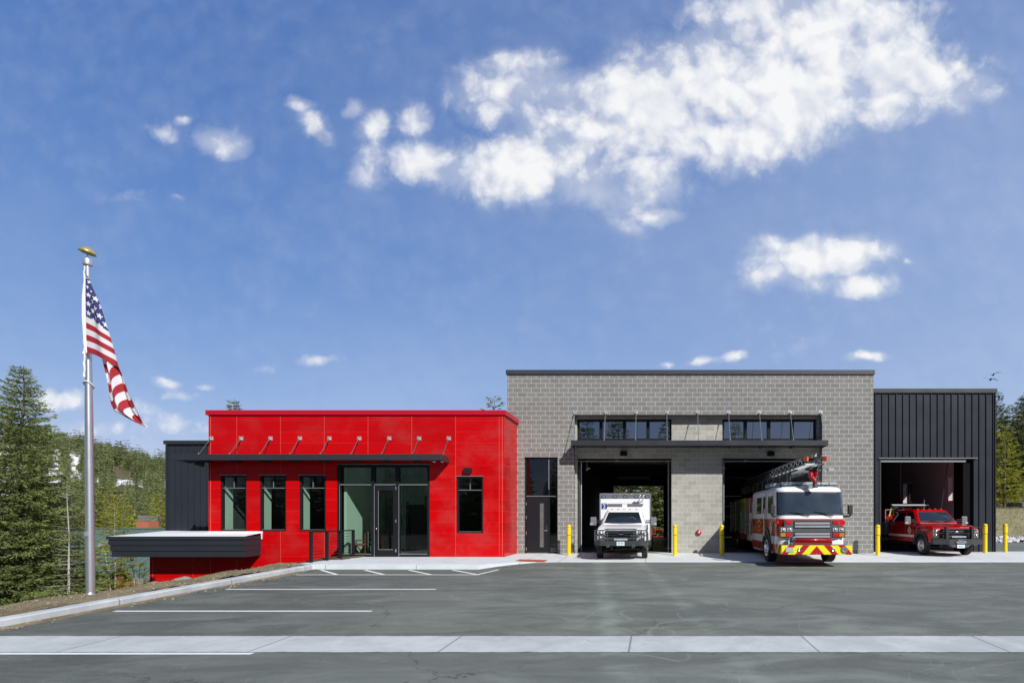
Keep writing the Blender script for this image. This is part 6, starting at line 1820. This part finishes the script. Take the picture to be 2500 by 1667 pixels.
# far forest on the slope: one mass
def forest(name, n, seed, place, quads, ln, wd, H):
    R_ = np.random.RandomState(seed); proto = []
    for k in range(4): proto.append(conifer(100 + k + seed, H, H * .155, levels=10, nb=5, per=quads, ln=ln, wd=wd, droop=.25, up=.2, basef=.02, pw=.75)[0])
    out, tint = [], []
    for _ in range(n):
        q = place(R_)
        if q is None: continue
        x, y, z, s_ = q; a = R_.uniform(0, 6.28); V = proto[R_.randint(4)]
        c_, s2 = math.cos(a), math.sin(a); w_ = s_ * R_.uniform(.8, 1.25)
        out.append(np.stack([(V[:, 0] * c_ - V[:, 1] * s2) * w_ + x, (V[:, 0] * s2 + V[:, 1] * c_) * w_ + y, V[:, 2] * s_ + z], 1)); tint.append(np.full(len(V), R_.uniform(-.35, .45)))
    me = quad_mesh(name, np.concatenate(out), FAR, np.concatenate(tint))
    o = bpy.data.objects.new(name, me); COL.objects.link(o); tag(o, kind='stuff'); return o
def nz(x, y):
    q = x / (y + D0) * F
    return .9 * math.sin(q * .115 + .9 * math.sin(y * .05)) + .7 * math.sin(q * .043 + 1) + .7 * math.sin(q * .29 + y * .04) + .5 * math.sin(y * .09 + q * .06)
def pl_slope(R_):
    y = 72 + 150 * R_.rand() ** .9; px = R_.uniform(20, 440); x = (px - VX) * (y + D0) / F
    h = hillh(x, y)
    f = sstep(108, 122, y) * (1 - sstep(190, 204, y) * .9)
    if f > .15 and nz(x, y) > -.12 and R_.rand() < .965 * f: return None
    return x, y, -3.3 + h - .2, R_.uniform(.42, 1.0) * (1.45 if y > 190 and R_.rand() < .10 else 1)
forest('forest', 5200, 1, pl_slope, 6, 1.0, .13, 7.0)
def pl_far(R_):
    y = R_.uniform(600, 715); px = R_.uniform(330, 420); x = (px - VX) * (y + D0) / F
    return x, y, -10 + 76 * sstep(560, 720, y) + .9 * sstep(560, 720, y) * 5, R_.uniform(.6, 1.1)
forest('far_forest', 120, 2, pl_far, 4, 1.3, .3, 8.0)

# ------------------------------------------------------------------ house with the green roof
HS = empty('house', (-34, 12, -3.4)); tag(HS, 'cedar house with a large green roof below the flagpole', 'house')
def hp(px, py, z): return at(px, py, z) - Vector((-34, 12, -3.4))
mb = MB(); mb.box(-8.5, 12, -3.2, 6, -1.5, 2.0); mb.build('wall', CEDAR, HS)
e0, r0_, r1_ = hp(100, 1404, 31.0), hp(100, 1298, 37.0), hp(480, 1293, 37.0)
mb = MB(); xl, xr = -9.2, 13.5
prof = [(-3.9, 1.55), (2.0, 4.08), (2.0, 4.22), (-3.95, 1.68)]
mb.prism(prof, 'x', xl, xr); mb.prism([(2.0, 4.08), (8.0, 1.5), (8.0, 1.66), (2.0, 4.22)], 'x', xl, xr)
ro = mb.build('roof', GROOF, HS)
mb = MB(); mb.box(xl, xr, 1.85, 2.15, 4.2, 4.27)
for k in range(46): mb.prism([(-3.95, 1.69), (2.0, 4.225), (2.0, 4.25), (-3.95, 1.715)], 'x', xl + .25 + k * .49, xl + .28 + k * .49)
mb.build('roof_seam', GROOF, ro)
c_ = hp(354, 1296, 37.5); mb = MB(); mb.box(c_.x - .42, c_.x + .42, 2.0, 2.8, 3.8, 4.75); chm = mb.build('chimney', CEDARL, ro)
mb = MB()
for k in range(4): mb.box(c_.x - .38, c_.x + .38, 2.05, 2.75, 4.80 + k * .09, 4.85 + k * .09)
mb.build('chimney_cap', GALV, chm)
# gable dormer to the left, balcony to the right
gxl = hp(238, 1400, 30).x; mb = MB()
mb.box(gxl - .3, gxl + 2.2, -4.6, -3.2, -1.4, .9); mb.prism([(gxl - .3, .9), (gxl + 2.2, .9), (gxl + .95, 2.0)], 'y', -4.6, -3.0); mb.build('gable_bay', CEDAR, HS)
mb = MB(); mb.prism([(gxl - .7, .62), (gxl + .95, 2.1), (gxl + 2.6, .62), (gxl + 2.6, .80), (gxl + .95, 2.3), (gxl - .7, .80)], 'y', -5.1, 0.5); mb.build('gable_roof', GROOF, HS)
for k, x in enumerate((gxl + .05, gxl + 1.0)):
    mb = MB(); mb.box(x, x + .8, -4.66, -4.6, -.5, .55); wf = mb.build('window', GROOF, HS); mb = MB(); mb.box(x + .08, x + .72, -4.68, -4.66, -.42, .47); mb.build('pane', plain('sky_pane', (.30, .36, .46), .1, coat=1), wf)
bxl = hp(300, 1380, 30).x; mb = MB(); mb.box(bxl - .6, bxl + 1.75, -5.2, -3.2, .38, .5); mb.box(bxl - .6, bxl + 1.75, -5.25, -5.2, 1.15, 1.35); mb.box(bxl + 1.5, bxl + 1.75, -5.2, -5.1, .4, 1.3); mb.box(bxl - .6, bxl - .4, -5.2, -5.1, .4, 1.3)
for k in range(7): mb.box(bxl - .3 + k * .26, bxl - .25 + k * .26, -5.2, -5.15, .5, 1.15)
mb.build('balcony', CEDARL, HS)
mb = MB(); mb.prism([(-5.9, -.35), (-3.2, .35), (-3.2, .45), (-5.95, -.22)], 'x', bxl + .2, bxl + 3.4); mb.build('porch_roof', GROOF, HS)
mb = MB(); mb.box(bxl + 1.4, bxl + 1.62, -5.7, -5.5, -1.5, -.25); mb.build('porch_post', CEDARL, HS)
dp = at(252, 1331, 28.0); o = empty('satellite_dish', dp); tag(o, 'round grey satellite dish in front of the green roof', 'satellite dish')
t = MB(); t.lathe([(0, .06), (.12, .045), (.22, .0), (.235, 0), (.12, .06), (0, .075)], (0, 0, 0), 'y', 20, rot=Matrix.Rotation(R(20), 3, 'Z')); t.build('bowl', plain('dish_grey', (.20, .24, .26), .5), o); t = MB(); t.tube((0, .05, 0), (.25, .3, -3.5), .03, n=6); t.build('mast', GALV, o)

# boulders on the verge
for k, (px, py, z, sx_, sz_, lab, mt) in enumerate(((447, 1416, 15.2, .24, .10, 'grey boulder lying on the verge under the terrace box', ROCK), (375, 1432, 15.0, .36, .13, 'long pale boulder by the bare sapling', PALEROCK), (318, 1446, 14.4, .20, .06, 'low pale stone right of the flagpole foot', PALEROCK), (468, 1418, 15.0, .10, .07, 'small pale stone next to the grey boulder', PALEROCK), (190, 1473, 12.4, .22, .05, 'flat tan stone left of the flagpole base', PALEROCK))):
    p = at(px, py, z); rr = random.Random(k); t = MB(); t.ball((0, 0, 0), 1, 18, (1, 1, 1))
    for i, v in enumerate(t.v):
        v = Vector(v); f_ = 1 + .16 * math.sin(3 * v.x + k) * math.sin(4 * v.y + 2) + .10 * math.sin(7 * v.z + 5 * v.x + k) + rr.uniform(-.04, .04)
        t.v[i] = (v.x * sx_ * f_, v.y * sx_ * .7 * f_, v.z * sz_ * f_)
    o = t.build('boulder', mt, None); o.location = p; tag(o, lab, 'rock', 'stones on the verge')

# snowy rubble at the foot of the right bank
t = MB(); rr = random.Random(9)
for k in range(240):
    x = rr.uniform(16, 27); y = 11.3 + rr.uniform(-.2, 1.0); s_ = rr.uniform(.05, .17); b0 = len(t.v)
    t.ball((x, y, .03 + (y - 11.2) * .26), s_, 7, (rr.uniform(1, 1.9), 1, rr.uniform(.5, .9)))
    for i in range(b0, len(t.v)): t.v[i] = tuple(c + rr.uniform(-.3, .3) * s_ for c in t.v[i])
t.sf = [False] * len(t.sf)
tag(t.build('snow_rubble', SNOWM), kind='stuff')
# dry grass on the bank
rsn = np.random.RandomState(5); n = 9000
X_ = rsn.uniform(16, 40, n); Y_ = rsn.uniform(12, 20, n); Z_ = np.array([ground(a, b) + .06 for a, b in zip(X_, Y_)])
D_g = rsn.normal(size=(n, 3)) * .5; D_g[:, 2] = np.abs(D_g[:, 2]) + .35; D_g[:, 1] -= .35
V = sprays(np.stack([X_, Y_, Z_], 1), D_g, rsn.uniform(.12, .34, n), rsn.uniform(.006, .018, n), rsn)
o = bpy.data.objects.new('dry_grass', quad_mesh('dry_grass', V, m_foliage('dry_grass', (.22, .20, .10), (.36, .32, .18), (.30, .30, .12)))); COL.objects.link(o); tag(o, kind='stuff')
# tufts along the verge
n = 2600; X_ = -11.85 - rsn.rand(n) ** 1.3 * 2.6; Y_ = rsn.uniform(-15, -5, n); Z_ = np.array([ground(a, b) + .03 for a, b in zip(X_, Y_)])
D_g = rsn.normal(size=(n, 3)) * .6; D_g[:, 2] = np.abs(D_g[:, 2]) + .2
V = sprays(np.stack([X_, Y_, Z_], 1), D_g, rsn.uniform(.02, .09, n), rsn.uniform(.003, .008, n), rsn)
o = bpy.data.objects.new('verge_grass', quad_mesh('verge_grass', V, MAT['dry_grass'])); COL.objects.link(o); tag(o, kind='stuff')

# parked car half hidden behind the bank
CR = empty('parked_car', (32.6, 21.6, 2.25), R(8)); tag(CR, 'silver blue car parked behind the dry bank at the far right', 'car')
t = MB(); t.prism([(-2.2, .25), (-2.25, .65), (-1.9, .80), (-1.1, .90), (-.4, 1.38), (.9, 1.42), (1.7, .98), (2.2, .92), (2.25, .3)], 'y', -.85, .85); t.build('body', plain('car_blue', (.16, .20, .30), .25, coat=1), CR, bevel=.06, segs=3)
t = MB(); t.prism([(-1.0, .92), (-.38, 1.32), (.15, 1.34), (.15, .93)], 'y', -.86, .86); t.prism([(.22, .93), (.22, 1.34), (.85, 1.35), (1.5, .97)], 'y', -.86, .86); t.build('window', CARGL, CR)
for x in (-1.4, 1.4):
    for y in (-.78, .78):
        t = MB(); t.lathe([(.2, -.1), (.31, -.1), (.33, 0), (.31, .1), (.2, .1)], (x, y, .33), 'y', 18); w_ = t.build('wheel', RUB, CR); t = MB(); t.lathe([(0, -.11), (.2, -.1), (.21, .1), (0, .11)], (x, y, .33), 'y', 14); t.build('rim', ALU, w_)

# birds
for (px, py, a, lab) in ((2418, 927, .3, 'dark bird gliding above the black wing, lower one'), (2425, 915, -.2, 'dark bird gliding above the black wing, higher one')):
    t = MB(); t.ball((0, 0, 0), .12, 8, (2.2, .8, .7))
    for sd in (-1, 1): t.mesh([(.1, 0, 0), (-.1, 0, 0), (-.05 + sd * .1, sd * .35, .16), (.1, sd * .35, .18), (-.12, sd * .8, .02), (0, sd * .78, .04)], [(0, 1, 2, 3), (3, 2, 4, 5)])
    t.mesh([(-.2, .05, 0), (-.2, -.05, 0), (-.42, -.09, .02), (-.42, .09, .02)], [(0, 1, 2, 3)])
    o = t.build('bird', INK, None); o.location = at(px, py, 60); o.rotation_euler = (a, .15, R(70)); tag(o, lab, 'bird', 'birds in flight')
